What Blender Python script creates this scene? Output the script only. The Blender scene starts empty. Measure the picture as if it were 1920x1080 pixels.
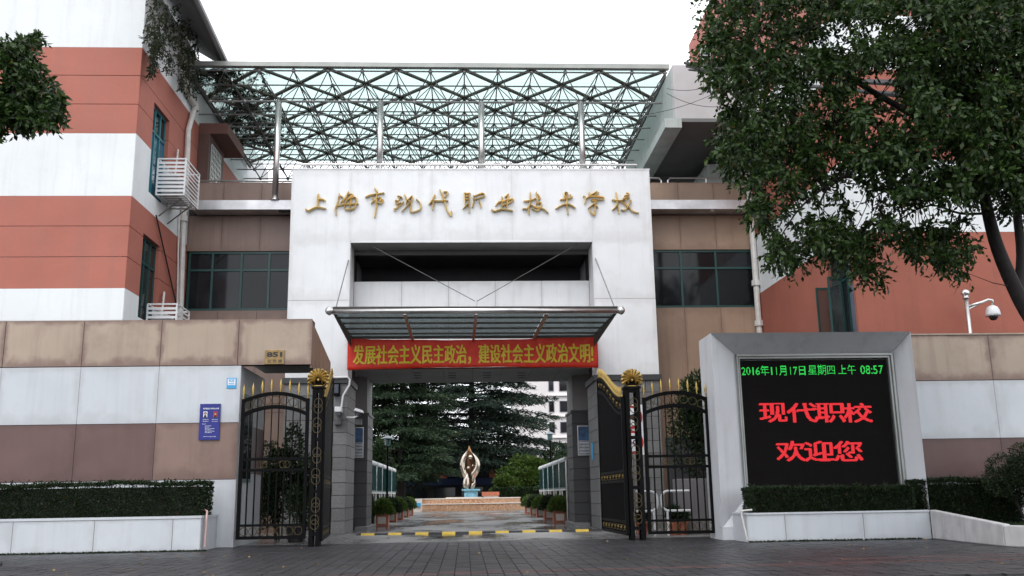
import bpy, math, random
import numpy as np
from mathutils import Vector, Matrix
random.seed(7); rng = np.random.default_rng(7)
S = bpy.context.scene
COL = S.collection
# ------------------------------------------------------------------ camera
F = 1769.0; CAMH = 1.4
_df = np.array([-88., -388., -F]); _du = np.array([-134., 8095., -F])
_y = _df / np.linalg.norm(_df); _z = _du - _du.dot(_y) * _y; _z /= np.linalg.norm(_z); _x = np.cross(_y, _z)
cam = bpy.data.cameras.new('camera'); cam_o = bpy.data.objects.new('camera', cam); COL.objects.link(cam_o)
cam.sensor_width = 36; cam.lens = F / 1920 * 36; cam.clip_end = 3000; cam.clip_start = .1
cam_o.matrix_world = Matrix.Translation((0, 0, CAMH)) @ Matrix((_x, _y, _z)).to_4x4()
S.camera = cam_o
# ------------------------------------------------------------------ overcast sky
W = bpy.data.worlds.new('World'); S.world = W; W.use_nodes = True
nt = W.node_tree; nt.nodes.clear()
out = nt.nodes.new('ShaderNodeOutputWorld'); bg = nt.nodes.new('ShaderNodeBackground')
sky = nt.nodes.new('ShaderNodeTexSky'); sky.sky_type = 'NISHITA'; sky.sun_disc = False
sky.sun_elevation = math.radians(50); sky.sun_rotation = math.radians(200)
mixc = nt.nodes.new('ShaderNodeMix'); mixc.data_type = 'RGBA'
mixc.inputs[0].default_value = .88
mixc.inputs[7].default_value = (12.2, 12.5, 13.0, 1)      # the cloud deck
nt.links.new(sky.outputs[0], mixc.inputs[6]); nt.links.new(mixc.outputs[2], bg.inputs[0])
bg.inputs[1].default_value = .1
nt.links.new(bg.outputs[0], out.inputs[0])
sun = bpy.data.lights.new('sun', 'SUN'); sun.energy = .6; sun.angle = math.radians(25); sun.color = (1, .97, .93)
sun_o = bpy.data.objects.new('sun', sun); COL.objects.link(sun_o)
# sun behind the camera's left shoulder, high, diffused by cloud
sun_o.rotation_euler = (math.radians(40), 0, math.radians(-20))
S.view_settings.view_transform = 'Standard'; S.view_settings.look = 'None'
S.view_settings.exposure = .8; S.view_settings.gamma = 1; S.view_settings.use_curve_mapping = False
try:
    S.cycles.max_bounces = 8; S.cycles.transparent_max_bounces = 24; S.cycles.caustics_reflective = False
    S.cycles.caustics_refractive = False; S.cycles.sample_clamp_indirect = 6
except Exception: pass

# ------------------------------------------------------------------ helpers: where a point of the place is
def _ray(px, py):
    r = np.array([px - 960., -(py - 540.), -F]); return np.array([r @ _x, r @ _y, r @ _z])
C0 = np.array([0, 0, CAMH])
def at(px, py, Y): r = _ray(px, py); return Vector(C0 + r * Y / r[1])
def atX(px, py, X): r = _ray(px, py); return Vector(C0 + r * X / r[0])
def atZ(px, py, Z=0): r = _ray(px, py); return Vector(C0 + r * (Z - CAMH) / r[2])
def V(*a): return Vector(a)

# ------------------------------------------------------------------ materials
MATS = {}
def mat(name, col, rough=.6, metal=0, var=.12, scale=1.5, streak=0, bump=.0, bscale=40, col2=None, spec=.5,
        island=0, grime=0, grime_col=(.1, .09, .08), edge=0):
    if name in MATS: return MATS[name]
    m = bpy.data.materials.new(name); m.use_nodes = True; MATS[name] = m
    t = m.node_tree; N = t.nodes; L = t.links; b = N['Principled BSDF']
    b.inputs['Roughness'].default_value = rough; b.inputs['Metallic'].default_value = metal
    b.inputs['Specular IOR Level'].default_value = spec
    geo = N.new('ShaderNodeNewGeometry')
    no = N.new('ShaderNodeTexNoise'); no.inputs['Scale'].default_value = scale; no.inputs['Detail'].default_value = 6
    L.new(geo.outputs['Position'], no.inputs['Vector'])
    mx = N.new('ShaderNodeMix'); mx.data_type = 'RGBA'
    c = Vector(col)
    mx.inputs[6].default_value = (*[max(0, v * (1 - var)) for v in c], 1)
    mx.inputs[7].default_value = (*(col2 or [min(1, v * (1 + var)) for v in c]), 1)
    rp = N.new('ShaderNodeMapRange'); rp.inputs[1].default_value = .3; rp.inputs[2].default_value = .7
    L.new(no.outputs['Fac'], rp.inputs[0])
    L.new(rp.outputs[0], mx.inputs[0]); cur = mx.outputs[2]
    if streak:      # rain streaks: fine across, long down
        mp = N.new('ShaderNodeMapping'); mp.inputs['Scale'].default_value = (3.2, 3.2, .22)
        L.new(geo.outputs['Position'], mp.inputs[0])
        n2 = N.new('ShaderNodeTexNoise'); n2.inputs['Scale'].default_value = 1.0; n2.inputs['Detail'].default_value = 5
        n2.inputs['Roughness'].default_value = .65
        L.new(mp.outputs[0], n2.inputs['Vector'])
        r2 = N.new('ShaderNodeMapRange'); r2.inputs[1].default_value = .5; r2.inputs[2].default_value = .8
        r2.inputs[4].default_value = streak
        L.new(n2.outputs['Fac'], r2.inputs[0])
        m2 = N.new('ShaderNodeMix'); m2.data_type = 'RGBA'
        m2.inputs[7].default_value = (*grime_col, 1)
        L.new(r2.outputs[0], m2.inputs[0]); L.new(cur, m2.inputs[6]); cur = m2.outputs[2]
    if grime:       # blotchy stains
        n3 = N.new('ShaderNodeTexNoise'); n3.inputs['Scale'].default_value = .9; n3.inputs['Detail'].default_value = 8
        n3.inputs['Roughness'].default_value = .7
        L.new(geo.outputs['Position'], n3.inputs['Vector'])
        r3 = N.new('ShaderNodeMapRange'); r3.inputs[1].default_value = .52; r3.inputs[2].default_value = .75
        r3.inputs[4].default_value = grime
        L.new(n3.outputs['Fac'], r3.inputs[0])
        m3 = N.new('ShaderNodeMix'); m3.data_type = 'RGBA'; m3.inputs[7].default_value = (*grime_col, 1)
        L.new(r3.outputs[0], m3.inputs[0]); L.new(cur, m3.inputs[6]); cur = m3.outputs[2]
    if edge:        # run-off dirt collected along a panel's lower edge and sides, ragged by noise
        tc = N.new('ShaderNodeTexCoord'); sp = N.new('ShaderNodeSeparateXYZ'); L.new(tc.outputs['Generated'], sp.inputs[0])
        n4 = N.new('ShaderNodeTexNoise'); n4.inputs['Scale'].default_value = 2.2; n4.inputs['Detail'].default_value = 6
        L.new(geo.outputs['Position'], n4.inputs['Vector'])
        def mth(op, a, b_=None, c_=None):
            q = N.new('ShaderNodeMath'); q.operation = op
            for i_, v_ in enumerate((a, b_, c_)):
                if v_ is None: continue
                if isinstance(v_, (int, float)): q.inputs[i_].default_value = v_
                else: L.new(v_, q.inputs[i_])
            return q.outputs[0]
        ed = mth('MULTIPLY', mth('ABSOLUTE', mth('SUBTRACT', sp.outputs[0], .5)), -1.0); ed = mth('MULTIPLY', mth('ADD', ed, .5), 3.0)
        dist = mth('MINIMUM', sp.outputs[2], ed); dist = mth('MINIMUM', dist, mth('MULTIPLY', mth('SUBTRACT', 1.0, sp.outputs[2]), 2.0))
        val = mth('ADD', dist, mth('MULTIPLY', mth('SUBTRACT', n4.outputs['Fac'], .5), .5))
        r4 = N.new('ShaderNodeMapRange'); r4.interpolation_type = 'SMOOTHSTEP'; r4.inputs[1].default_value = .0; r4.inputs[2].default_value = .24
        r4.inputs[3].default_value = edge; r4.inputs[4].default_value = 0; L.new(val, r4.inputs[0])
        m4 = N.new('ShaderNodeMix'); m4.data_type = 'RGBA'; m4.inputs[7].default_value = (*grime_col, 1)
        L.new(r4.outputs[0], m4.inputs[0]); L.new(cur, m4.inputs[6]); cur = m4.outputs[2]
    if island:
        hs = N.new('ShaderNodeHueSaturation')
        mr = N.new('ShaderNodeMapRange'); mr.inputs[3].default_value = 1 - island; mr.inputs[4].default_value = 1 + island
        oi = N.new('ShaderNodeObjectInfo'); ad = N.new('ShaderNodeMath'); ad.operation = 'ADD'
        fr = N.new('ShaderNodeMath'); fr.operation = 'FRACT'
        L.new(geo.outputs['Random Per Island'], ad.inputs[0]); L.new(oi.outputs['Random'], ad.inputs[1])
        L.new(ad.outputs[0], fr.inputs[0]); L.new(fr.outputs[0], mr.inputs[0])
        L.new(mr.outputs[0], hs.inputs['Value']); L.new(cur, hs.inputs['Color']); cur = hs.outputs[0]
    L.new(cur, b.inputs['Base Color'])
    if bump:
        nb = N.new('ShaderNodeTexNoise'); nb.inputs['Scale'].default_value = bscale; nb.inputs['Detail'].default_value = 4
        L.new(geo.outputs['Position'], nb.inputs['Vector'])
        bp = N.new('ShaderNodeBump'); bp.inputs['Strength'].default_value = bump; bp.inputs['Distance'].default_value = .02
        L.new(nb.outputs['Fac'], bp.inputs['Height']); L.new(bp.outputs[0], b.inputs['Normal'])
    return m
def leafmat(name, a, b_, rough=.45, hue=.04, trans=.25):
    m = bpy.data.materials.new(name); m.use_nodes = True; MATS[name] = m
    t = m.node_tree; N = t.nodes; L = t.links; b = N['Principled BSDF']
    g = N.new('ShaderNodeNewGeometry'); cr = N.new('ShaderNodeValToRGB')
    cr.color_ramp.elements[0].color = (*a, 1); cr.color_ramp.elements[1].color = (*b_, 1)
    cr.color_ramp.elements[0].position = .15
    e = cr.color_ramp.elements.new(.985); e.color = (*b_, 1)
    cr.color_ramp.elements[2].color = (.12, .02 + b_[1] * .3, .010, 1); b.inputs['Specular IOR Level'].default_value = .3
    L.new(g.outputs['Random Per Island'], cr.inputs[0]); L.new(cr.outputs[0], b.inputs['Base Color'])
    b.inputs['Roughness'].default_value = rough
    tr = N.new('ShaderNodeBsdfTranslucent'); ms = N.new('ShaderNodeMixShader'); ms.inputs[0].default_value = trans
    hsv = N.new('ShaderNodeHueSaturation'); hsv.inputs['Value'].default_value = 1.3
    L.new(cr.outputs[0], hsv.inputs['Color']); L.new(hsv.outputs[0], tr.inputs[0])
    L.new(b.outputs[0], ms.inputs[1]); L.new(tr.outputs[0], ms.inputs[2])
    L.new(ms.outputs[0], N['Material Output'].inputs[0])
    return m
def emis(name, col, s):
    m = bpy.data.materials.new(name); m.use_nodes = True; MATS[name] = m
    b = m.node_tree.nodes['Principled BSDF']; b.inputs['Base Color'].default_value = (.02, .02, .02, 1)
    b.inputs['Emission Color'].default_value = (*col, 1); b.inputs['Emission Strength'].default_value = s
    return m
WHITE = mat('white_stone_panel', (.74, .75, .765), .55, var=.04, scale=.8, streak=.34, bump=.03, grime=.22, grime_col=(.46, .44, .42), edge=.28)
WHITE_D = mat('white_wall_paint', (.53, .555, .585), .6, var=.06, scale=.9, streak=.3, bump=.05, grime=.3, grime_col=(.33, .32, .33), edge=.35)
MON = mat('pale_aluminium_cladding', (.56, .57, .595), .45, var=.06, scale=.6, streak=.45, grime=.2, grime_col=(.30, .28, .29))
PAINTW = mat('white_render', (.72, .74, .75), .8, var=.04, scale=.5, streak=.28, bump=.25, bscale=6, grime=.2, grime_col=(.44, .43, .42))
RED = mat('terracotta_render', (.325, .100, .066), .8, var=.10, scale=.5, streak=.45, bump=.3, bscale=6, grime=.3, grime_col=(.20, .07, .055))
REDL = mat('sun_faded_terracotta_render', (.385, .130, .094), .8, var=.08, scale=.5, streak=.45, bump=.3, bscale=6, grime=.35, grime_col=(.29, .135, .11))
BEIGE = mat('beige_panel', (.36, .28, .215), .5, var=.08, scale=.7, streak=.4, bump=.04, grime=.35, grime_col=(.15, .085, .07), island=.05, edge=.75)
BROWN = mat('brown_panel', (.25, .155, .11), .5, var=.10, scale=.8, streak=.5, bump=.04, grime=.35, grime_col=(.13, .075, .06), island=.06, edge=.45)
MAUVE = mat('wet_brown_panel', (.118, .066, .059), .5, var=.12, scale=.8, streak=.35, bump=.04, grime=.4, grime_col=(.075, .04, .037), island=.07, edge=.5)
MAUVEL = mat('light_brown_wall_panel', (.215, .137, .112), .5, var=.12, scale=.8, streak=.35, bump=.04, grime=.4, grime_col=(.11, .06, .05), island=.04, edge=.5)
WINGL = mat('left_wing_panel', (.25, .172, .14), .5, var=.10, scale=.8, streak=.5, bump=.04, grime=.35, grime_col=(.15, .09, .075), island=.06, edge=.4)
WINGR = mat('right_wing_panel', (.33, .228, .16), .5, var=.10, scale=.8, streak=.5, bump=.04, grime=.35, grime_col=(.19, .115, .08), island=.06, edge=.4)
JOINT = mat('dark_joint', (.05, .04, .035), .9)
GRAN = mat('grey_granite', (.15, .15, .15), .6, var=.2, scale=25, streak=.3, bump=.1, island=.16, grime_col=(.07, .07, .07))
GRAND = mat('dark_and_shaded_granite', (.038, .039, .041), .5, var=.15, scale=30, bump=.08, island=.10)  # dark stone of the caps; on the passage columns it paints in the shade
STEEL = mat('stainless_steel', (.60, .58, .57), .32, metal=.95, var=.1, scale=3)
STEELB = mat('brushed_steel_band', (.55, .55, .56), .38, metal=.85, var=.25, scale=1.1)
DSTEEL = mat('dark_truss_steel', (.075, .072, .064), .6, metal=.0, var=.2, scale=4)
OSTEEL = mat('olive_glazing_steel', (.125, .12, .10), .55, var=.25, scale=3)
LSTEEL = mat('galvanised_truss_tube', (.28, .275, .27), .4, metal=.6, var=.2, scale=4)
BLACK = mat('black_painted_iron', (.003, .003, .0034), .55, var=.2, spec=.08)
GOLD = mat('gold_paint', (.38, .26, .08), .36, metal=.8, var=.15, scale=14)
GOLDL = mat('gold_lettering', (.78, .57, .24), .3, metal=.5, var=.15, scale=6)
GREENF = mat('dark_green_frame', (.012, .06, .055), .4, var=.1)
TEALF = mat('teal_frame', (.02, .16, .19), .4, var=.1)
CREAMP = mat('white_pvc_pipe', (.62, .60, .57), .4, var=.1, scale=4, streak=.4, grime_col=(.3, .2, .18))
CAGE = mat('white_cage_paint', (.72, .72, .72), .45, var=.06)
DARK = mat('dark_interior', (.018, .018, .02), .8)
SOFF = mat('grey_soffit', (.27, .27, .265), .7, var=.08, scale=.7, grime=.2)
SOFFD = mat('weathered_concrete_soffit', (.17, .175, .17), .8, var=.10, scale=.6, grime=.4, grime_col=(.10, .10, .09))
CREAM = mat('pale_concrete', (.42, .46, .44), .7, var=.08, streak=.4, grime_col=(.2, .24, .22))
LBOX = mat('pale_lavender_render', (.50, .49, .49), .7, var=.04, streak=.12, grime_col=(.35, .34, .34))
FAB = mat('red_banner_cloth', (.62, .028, .010), .6, var=.10, scale=3, bump=.1, bscale=30)
YEL = mat('yellow_lettering_print', (.66, .50, .03), .6, var=.05)
RUB = mat('black_rubber', (.022, .022, .024), .5, var=.2, scale=8)
YRUB = mat('worn_yellow_rubber', (.60, .42, .06), .5, var=.2, scale=14, grime=.15, grime_col=(.2, .14, .04))
PAVE = mat('grey_paver', (.023, .023, .026), .38, var=.35, scale=.8, bump=.25, bscale=60, island=.28, grime=.3, grime_col=(.03, .03, .03))
PAVER = mat('red_paver', (.055, .024, .024), .45, var=.2, scale=3, bump=.25, bscale=60, island=.25)
BED = mat('sand_bed', (.008, .008, .008), .8, var=.3, scale=8)
TERRA = mat('terracotta_clay', (.42, .13, .07), .6, var=.2, scale=6, grime=.3)
PEB = mat('orange_pebble_dash', (.30, .11, .05), .6, var=.35, scale=9, bump=.4, bscale=20, col2=(.62, .40, .24))
PALES = mat('pale_stone', (.62, .56, .50), .6, var=.1, scale=3)
BLUEM = mat('pale_blue_marble', (.17, .38, .48), .35, var=.4, scale=6)
BRONZE = mat('polished_bronze', (.50, .44, .37), .22, metal=1, var=.1, scale=2)
BLUE = mat('royal_blue_board', (.006, .012, .19), .35, var=.05)
PRINTW = mat('white_print', (.75, .77, .80), .5, var=.03)
PRINTB = mat('sky_blue_print', (.04, .33, .62), .5, var=.03)
PRINTK = mat('black_print', (.015, .015, .015), .5)
SIGNR = mat('red_print', (.50, .02, .025), .5)
BRASS = mat('brass_plate', (.27, .175, .07), .4, metal=.35, var=.2, scale=6)
SOIL = mat('dark_soil', (.03, .025, .018), .9, var=.3, scale=10)
BARK = mat('dark_bark', (.016, .012, .011), .85, var=.35, scale=9, bump=.6, bscale=18)
APT = mat('pale_apartment_render', (.74, .70, .69), .8, var=.04, scale=.3, streak=.1)
ORB = mat('orange_brick_front', (.40, .12, .06), .7, var=.2)
NAVY = mat('navy_fascia', (.015, .03, .09), .5, var=.1)
LENS = mat('dark_lens', (.01, .01, .012), .1)
CABLE = mat('black_cable', (.012, .012, .014), .5)
SHOE = mat('black_leather', (.012, .012, .013), .3)
def glassmat(name, col, rough, spec=.6):
    return mat(name, col, rough, var=.35, scale=.5, spec=spec, island=.45)
WGLASS = glassmat('dark_window_glass', (.014, .016, .018), .06, .3)
WGLASSB = glassmat('blue_window_glass', (.03, .13, .20), .1)
WGLASSG = glassmat('grey_window_glass', (.14, .16, .20), .12)
def sheetglass(name, tint, diff, mixd, gloss=.06):
    m = bpy.data.materials.new(name); m.use_nodes = True; MATS[name] = m
    N = m.node_tree.nodes; L = m.node_tree.links; N.remove(N['Principled BSDF'])
    tr = N.new('ShaderNodeBsdfTransparent'); tr.inputs[0].default_value = (*tint, 1)
    tl = N.new('ShaderNodeBsdfTranslucent'); tl.inputs[0].default_value = (*diff, 1)
    gl = N.new('ShaderNodeBsdfGlossy'); gl.inputs['Roughness'].default_value = .08
    a = N.new('ShaderNodeMixShader'); b = N.new('ShaderNodeMixShader'); a.inputs[0].default_value = mixd
    geo = N.new('ShaderNodeNewGeometry'); no = N.new('ShaderNodeTexNoise'); no.inputs['Scale'].default_value = .7
    L.new(geo.outputs['Position'], no.inputs['Vector'])
    r = N.new('ShaderNodeMapRange'); r.inputs[1].default_value = .35; r.inputs[2].default_value = .75
    r.inputs[3].default_value = mixd * .4; r.inputs[4].default_value = min(1, mixd * 1.7)
    L.new(no.outputs['Fac'], r.inputs[0]); L.new(r.outputs[0], a.inputs[0])
    b.inputs[0].default_value = gloss
    L.new(tr.outputs[0], a.inputs[1]); L.new(tl.outputs[0], a.inputs[2]); L.new(a.outputs[0], b.inputs[1]); L.new(gl.outputs[0], b.inputs[2])
    L.new(b.outputs[0], N['Material Output'].inputs[0]); return m
RGLASS = sheetglass('greenish_roof_glass', (.74, .82, .80), (.66, .76, .74), .25)
CGLASS = sheetglass('grey_canopy_glass', (.40, .44, .45), (.28, .31, .31), .4, .06)
DGLASS = sheetglass('display_case_glass', (.35, .5, .5), (.25, .36, .36), .4, .12)
# wet concrete: puddles are smooth, the rest merely damp
def wet():
    m = bpy.data.materials.new('wet_concrete'); m.use_nodes = True; MATS['wet_concrete'] = m
    N = m.node_tree.nodes; L = m.node_tree.links; b = N['Principled BSDF']
    geo = N.new('ShaderNodeNewGeometry'); mp = N.new('ShaderNodeMapping'); mp.inputs['Scale'].default_value = (.35, .16, 1)
    L.new(geo.outputs['Position'], mp.inputs[0])
    n = N.new('ShaderNodeTexNoise'); n.inputs['Scale'].default_value = 1; n.inputs['Detail'].default_value = 7
    L.new(mp.outputs[0], n.inputs['Vector'])
    r = N.new('ShaderNodeMapRange'); r.inputs[1].default_value = .40; r.inputs[2].default_value = .58
    r.inputs[3].default_value = .10; r.inputs[4].default_value = .42
    L.new(n.outputs['Fac'], r.inputs[0]); L.new(r.outputs[0], b.inputs['Roughness'])
    c = N.new('ShaderNodeValToRGB'); c.color_ramp.elements[0].color = (.07, .07, .074, 1); c.color_ramp.elements[0].position = .35
    c.color_ramp.elements[1].color = (.26, .255, .25, 1); c.color_ramp.elements[1].position = .68
    L.new(n.outputs['Fac'], c.inputs[0]); L.new(c.outputs[0], b.inputs['Base Color'])
    nb = N.new('ShaderNodeTexNoise'); nb.inputs['Scale'].default_value = 6
    L.new(geo.outputs['Position'], nb.inputs['Vector'])
    bp = N.new('ShaderNodeBump'); bp.inputs['Strength'].default_value = .06; bp.inputs['Distance'].default_value = .02
    L.new(nb.outputs['Fac'], bp.inputs['Height']); L.new(bp.outputs[0], b.inputs['Normal']); return m
WET = wet()
LEAF = leafmat('camphor_leaf', (.008, .023, .004), (.046, .086, .016), .42)
LEAFD = leafmat('hedge_leaf', (.007, .015, .005), (.024, .046, .014), .5)
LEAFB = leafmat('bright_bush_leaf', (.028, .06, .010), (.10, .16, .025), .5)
LEAFM = leafmat('mid_green_leaf', (.008, .020, .006), (.03, .058, .016), .5)  # mid-green leaf tones, differing at random per leaf
CEDAR = leafmat('cedar_needle', (.009, .020, .013), (.032, .060, .038), .6, trans=.1)
VINE = leafmat('vine_leaf', (.010, .018, .008), (.045, .055, .022), .5)
LITTER = leafmat('fallen_leaf', (.30, .16, .04), (.45, .30, .10), .7)

# ------------------------------------------------------------------ object helpers
def tag(o, label=None, cat=None, group=None, kind=None):
    if label: o['label'] = label
    if cat: o['category'] = cat
    if group: o['group'] = group
    if kind: o['kind'] = kind
    return o
def thing(name, loc, label, cat, group=None):
    o = bpy.data.objects.new(name, None); o.location = loc; o.empty_display_size = .2; COL.objects.link(o)
    return tag(o, label, cat, group)
def adopt(o, parent):
    if parent is None: return
    o.parent = parent
    if parent.type == 'EMPTY': o.matrix_parent_inverse = Matrix.Translation(-Vector(parent.location))
class MB:
    def __init__(s): s.v = []; s.f = []
    def quad(s, *p):
        n = len(s.v); s.v += [tuple(q) for q in p]; s.f.append(tuple(range(n, n + len(p)))); return s
    def box(s, x0, x1, y0, y1, z0, z1):
        n = len(s.v)
        s.v += [(x0, y0, z0), (x1, y0, z0), (x1, y1, z0), (x0, y1, z0), (x0, y0, z1), (x1, y0, z1), (x1, y1, z1), (x0, y1, z1)]
        s.f += [tuple(n + i for i in q) for q in ((3, 2, 1, 0), (4, 5, 6, 7), (0, 1, 5, 4), (1, 2, 6, 5), (2, 3, 7, 6), (3, 0, 4, 7))]
        return s
    def hexa(s, a, b):
        """a, b: two lists of matching corners (front and back loops)"""
        n = len(s.v); k = len(a); s.v += [tuple(p) for p in a] + [tuple(p) for p in b]
        s.f.append(tuple(n + i for i in range(k))); s.f.append(tuple(n + k + i for i in reversed(range(k))))
        for i in range(k): j = (i + 1) % k; s.f.append((n + i, n + k + i, n + k + j, n + j))
        return s
    def bar(s, p, q, w, h=None, up=(0, 0, 1)):
        p = Vector(p); q = Vector(q); h = h or w; d = (q - p).normalized(); u = Vector(up)
        if abs(d.dot(u)) > .95: u = Vector((0, 1, 0))
        a = d.cross(u).normalized() * w / 2; b = a.cross(d).normalized() * h / 2
        return s.hexa([p - a - b, p + a - b, p + a + b, p - a + b], [q - a - b, q + a - b, q + a + b, q - a + b])
    def tube(s, pts, r, n=8, cap=True):
        pts = [Vector(p) for p in pts]; rs = r if isinstance(r, (list, tuple)) else [r] * len(pts)
        base = len(s.v); prev = None
        for i, p in enumerate(pts):
            d = ((pts[min(i + 1, len(pts) - 1)] - pts[max(i - 1, 0)])).normalized()
            if prev is None:
                u = Vector((0, 0, 1)) if abs(d.z) < .9 else Vector((1, 0, 0)); a = d.cross(u).normalized()
            else: a = (prev - d * prev.dot(d)).normalized()
            prev = a; b = d.cross(a)
            for k in range(n):
                t = 2 * math.pi * k / n; s.v.append(tuple(p + (a * math.cos(t) + b * math.sin(t)) * rs[i]))
        for i in range(len(pts) - 1):
            for k in range(n):
                k2 = (k + 1) % n
                s.f.append((base + i * n + k, base + i * n + k2, base + (i + 1) * n + k2, base + (i + 1) * n + k))
        if cap:
            s.f.append(tuple(base + k for k in reversed(range(n)))); e = base + (len(pts) - 1) * n
            s.f.append(tuple(e + k for k in range(n)))
        return s
    def lathe(s, c, prof, n=16, axis='z'):
        """prof: (radius, height) pairs"""
        base = len(s.v); c = Vector(c)
        for r, h in prof:
            for k in range(n):
                t = 2 * math.pi * k / n; a, b = r * math.cos(t), r * math.sin(t)
                s.v.append(tuple(c + (Vector((a, b, h)) if axis == 'z' else Vector((a, h, b)) if axis == 'y' else Vector((h, a, b)))))
        for i in range(len(prof) - 1):
            for k in range(n):
                k2 = (k + 1) % n; s.f.append((base + i * n + k, base + i * n + k2, base + (i + 1) * n + k2, base + (i + 1) * n + k))
        s.f.append(tuple(base + k for k in reversed(range(n)))); e = base + (len(prof) - 1) * n; s.f.append(tuple(e + k for k in range(n)))
        return s
    def ring(s, c, R, r, n=18, m=6, axis='y', sz=1):
        c = Vector(c); base = len(s.v)
        for i in range(n):
            t = 2 * math.pi * i / n
            for k in range(m):
                u = 2 * math.pi * k / m; rad = R + r * math.cos(u)
                x, z, y = rad * math.cos(t), rad * math.sin(t) * sz, r * math.sin(u)
                s.v.append(tuple(c + (Vector((x, y, z)) if axis == 'y' else Vector((y, x, z)))))
        for i in range(n):
            for k in range(m):
                i2 = (i + 1) % n; k2 = (k + 1) % m
                s.f.append((base + i * m + k, base + i2 * m + k, base + i2 * m + k2, base + i * m + k2))
        return s
    def mesh(s, name, smooth=False):
        me = bpy.data.meshes.new(name); me.from_pydata(s.v, [], s.f)
        if smooth: me.shade_smooth() if hasattr(me, 'shade_smooth') else None
        return me
    def build(s, name, m, parent=None, smooth=False, bevel=0, **kw):
        me = s.mesh(name, smooth); me.materials.append(m)
        o = bpy.data.objects.new(name, me); COL.objects.link(o); adopt(o, parent)
        if bevel:
            b = o.modifiers.new('bevel', 'BEVEL'); b.width = bevel; b.segments = 2; b.limit_method = 'ANGLE'
        if smooth:
            pass
        return tag(o, **kw) if kw else o
_unit = {}
def piece(name, m, parent, x0, x1, y0, y1, z0, z1, **kw):
    """one slab, brick or panel: a unit block shared between alike pieces"""
    k = (name, m.name)
    if k not in _unit:
        me = MB().box(-.5, .5, -.5, .5, -.5, .5).mesh(name); me.materials.append(m); _unit[k] = me
    o = bpy.data.objects.new(name, _unit[k]); COL.objects.link(o)
    o.location = ((x0 + x1) / 2, (y0 + y1) / 2, (z0 + z1) / 2); o.scale = (abs(x1 - x0), abs(y1 - y0), abs(z1 - z0))
    adopt(o, parent); return tag(o, **kw) if kw else o
def share(name, me, parent, loc=(0, 0, 0), rot=(0, 0, 0), sc=(1, 1, 1)):
    o = bpy.data.objects.new(name, me); COL.objects.link(o); o.location = loc; o.rotation_euler = rot; o.scale = sc
    adopt(o, parent); return o
def copy_tree(o, parent=None, shift=None):
    c = o.copy(); COL.objects.link(c)
    if parent is not None: c.parent = parent
    if shift is not None: c.location = Vector(o.location) + Vector(shift)
    for ch in list(o.children): copy_tree(ch, c)
    return c
def rowpanels(parent, m, xs, zs, y, t=.03, gap=.012, name='panel'):
    for a, b in zip(xs[:-1], xs[1:]):
        for c, d in zip(zs[:-1], zs[1:]):
            piece(name, m, parent, a + gap / 2, b - gap / 2, y - t, y - .001, c + gap / 2, d - gap / 2)
# ---- text
_tx = {}
def text_geo(s, bold=0.0):
    k = (s, bold)
    if k not in _tx:
        c = bpy.data.curves.new('t', 'FONT'); c.body = s; c.offset = bold; c.resolution_u = 3
        o = bpy.data.objects.new('t', c); COL.objects.link(o); bpy.context.view_layer.update()
        dg = bpy.context.evaluated_depsgraph_get(); me = bpy.data.meshes.new_from_object(o.evaluated_get(dg))
        me.calc_loop_triangles()
        v = np.array([(p.co.x, p.co.y) for p in me.vertices]); t = np.array([tuple(q.vertices) for q in me.loop_triangles])
        bpy.data.objects.remove(o); bpy.data.curves.remove(c); bpy.data.meshes.remove(me); _tx[k] = (v, t)
    return _tx[k]
def text_fit(s, x0, x1, z0, z1, bold=0.0):
    v, t = text_geo(s, bold); a = v.min(0); b = v.max(0)
    return (v - a) / (b - a) * np.array([x1 - x0, z1 - z0]) + np.array([x0, z0]), t
def text_obj(name, s, m, parent, x0, x1, z0, z1, Y, bold=0.0, warp=None, **kw):
    v, t = text_fit(s, x0, x1, z0, z1, bold)
    mb = MB(); mb.v = [(x, Y + (warp(x, z)[0] if warp else 0), z + (warp(x, z)[1] if warp else 0)) for x, z in v]; mb.f = [tuple(int(i) for i in q) for q in t]
    return mb.build(name, m, parent, **kw)
def dot_text(name, s, m, parent, x0, x1, z0, z1, Y, pitch, bold=0.0, grow=0):
    v, t = text_fit(s, x0, x1, z0, z1, 0)
    xs = np.arange(x0, x1, pitch) + pitch / 2; zs = np.arange(z0, z1, pitch) + pitch / 2
    G = np.zeros((len(xs), len(zs)), bool)
    for a, b, c in v[t]:
        lo = np.minimum(np.minimum(a, b), c); hi = np.maximum(np.maximum(a, b), c)
        i0, i1 = np.searchsorted(xs, [lo[0], hi[0]]); j0, j1 = np.searchsorted(zs, [lo[1], hi[1]])
        if i1 <= i0 or j1 <= j0: continue
        X, Z = np.meshgrid(xs[i0:i1], zs[j0:j1], indexing='ij')
        def e(p, q): return (X - p[0]) * (q[1] - p[1]) - (Z - p[1]) * (q[0] - p[0])
        e1, e2, e3 = e(a, b), e(b, c), e(c, a)
        G[i0:i1, j0:j1] |= ((e1 >= 0) & (e2 >= 0) & (e3 >= 0)) | ((e1 <= 0) & (e2 <= 0) & (e3 <= 0))
    for _ in range(grow):
        H = G.copy(); H[1:] |= G[:-1]; H[:-1] |= G[1:]; H[:, 1:] |= G[:, :-1]; G = H
    mb = MB(); h = pitch * .43
    for i, j in zip(*np.nonzero(G)):
        x, z = xs[i], zs[j]; mb.quad((x - h, Y, z - h), (x + h, Y, z - h), (x + h, Y, z + h), (x - h, Y, z + h))
    return mb.build(name, m, parent, kind='stuff')
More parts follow.
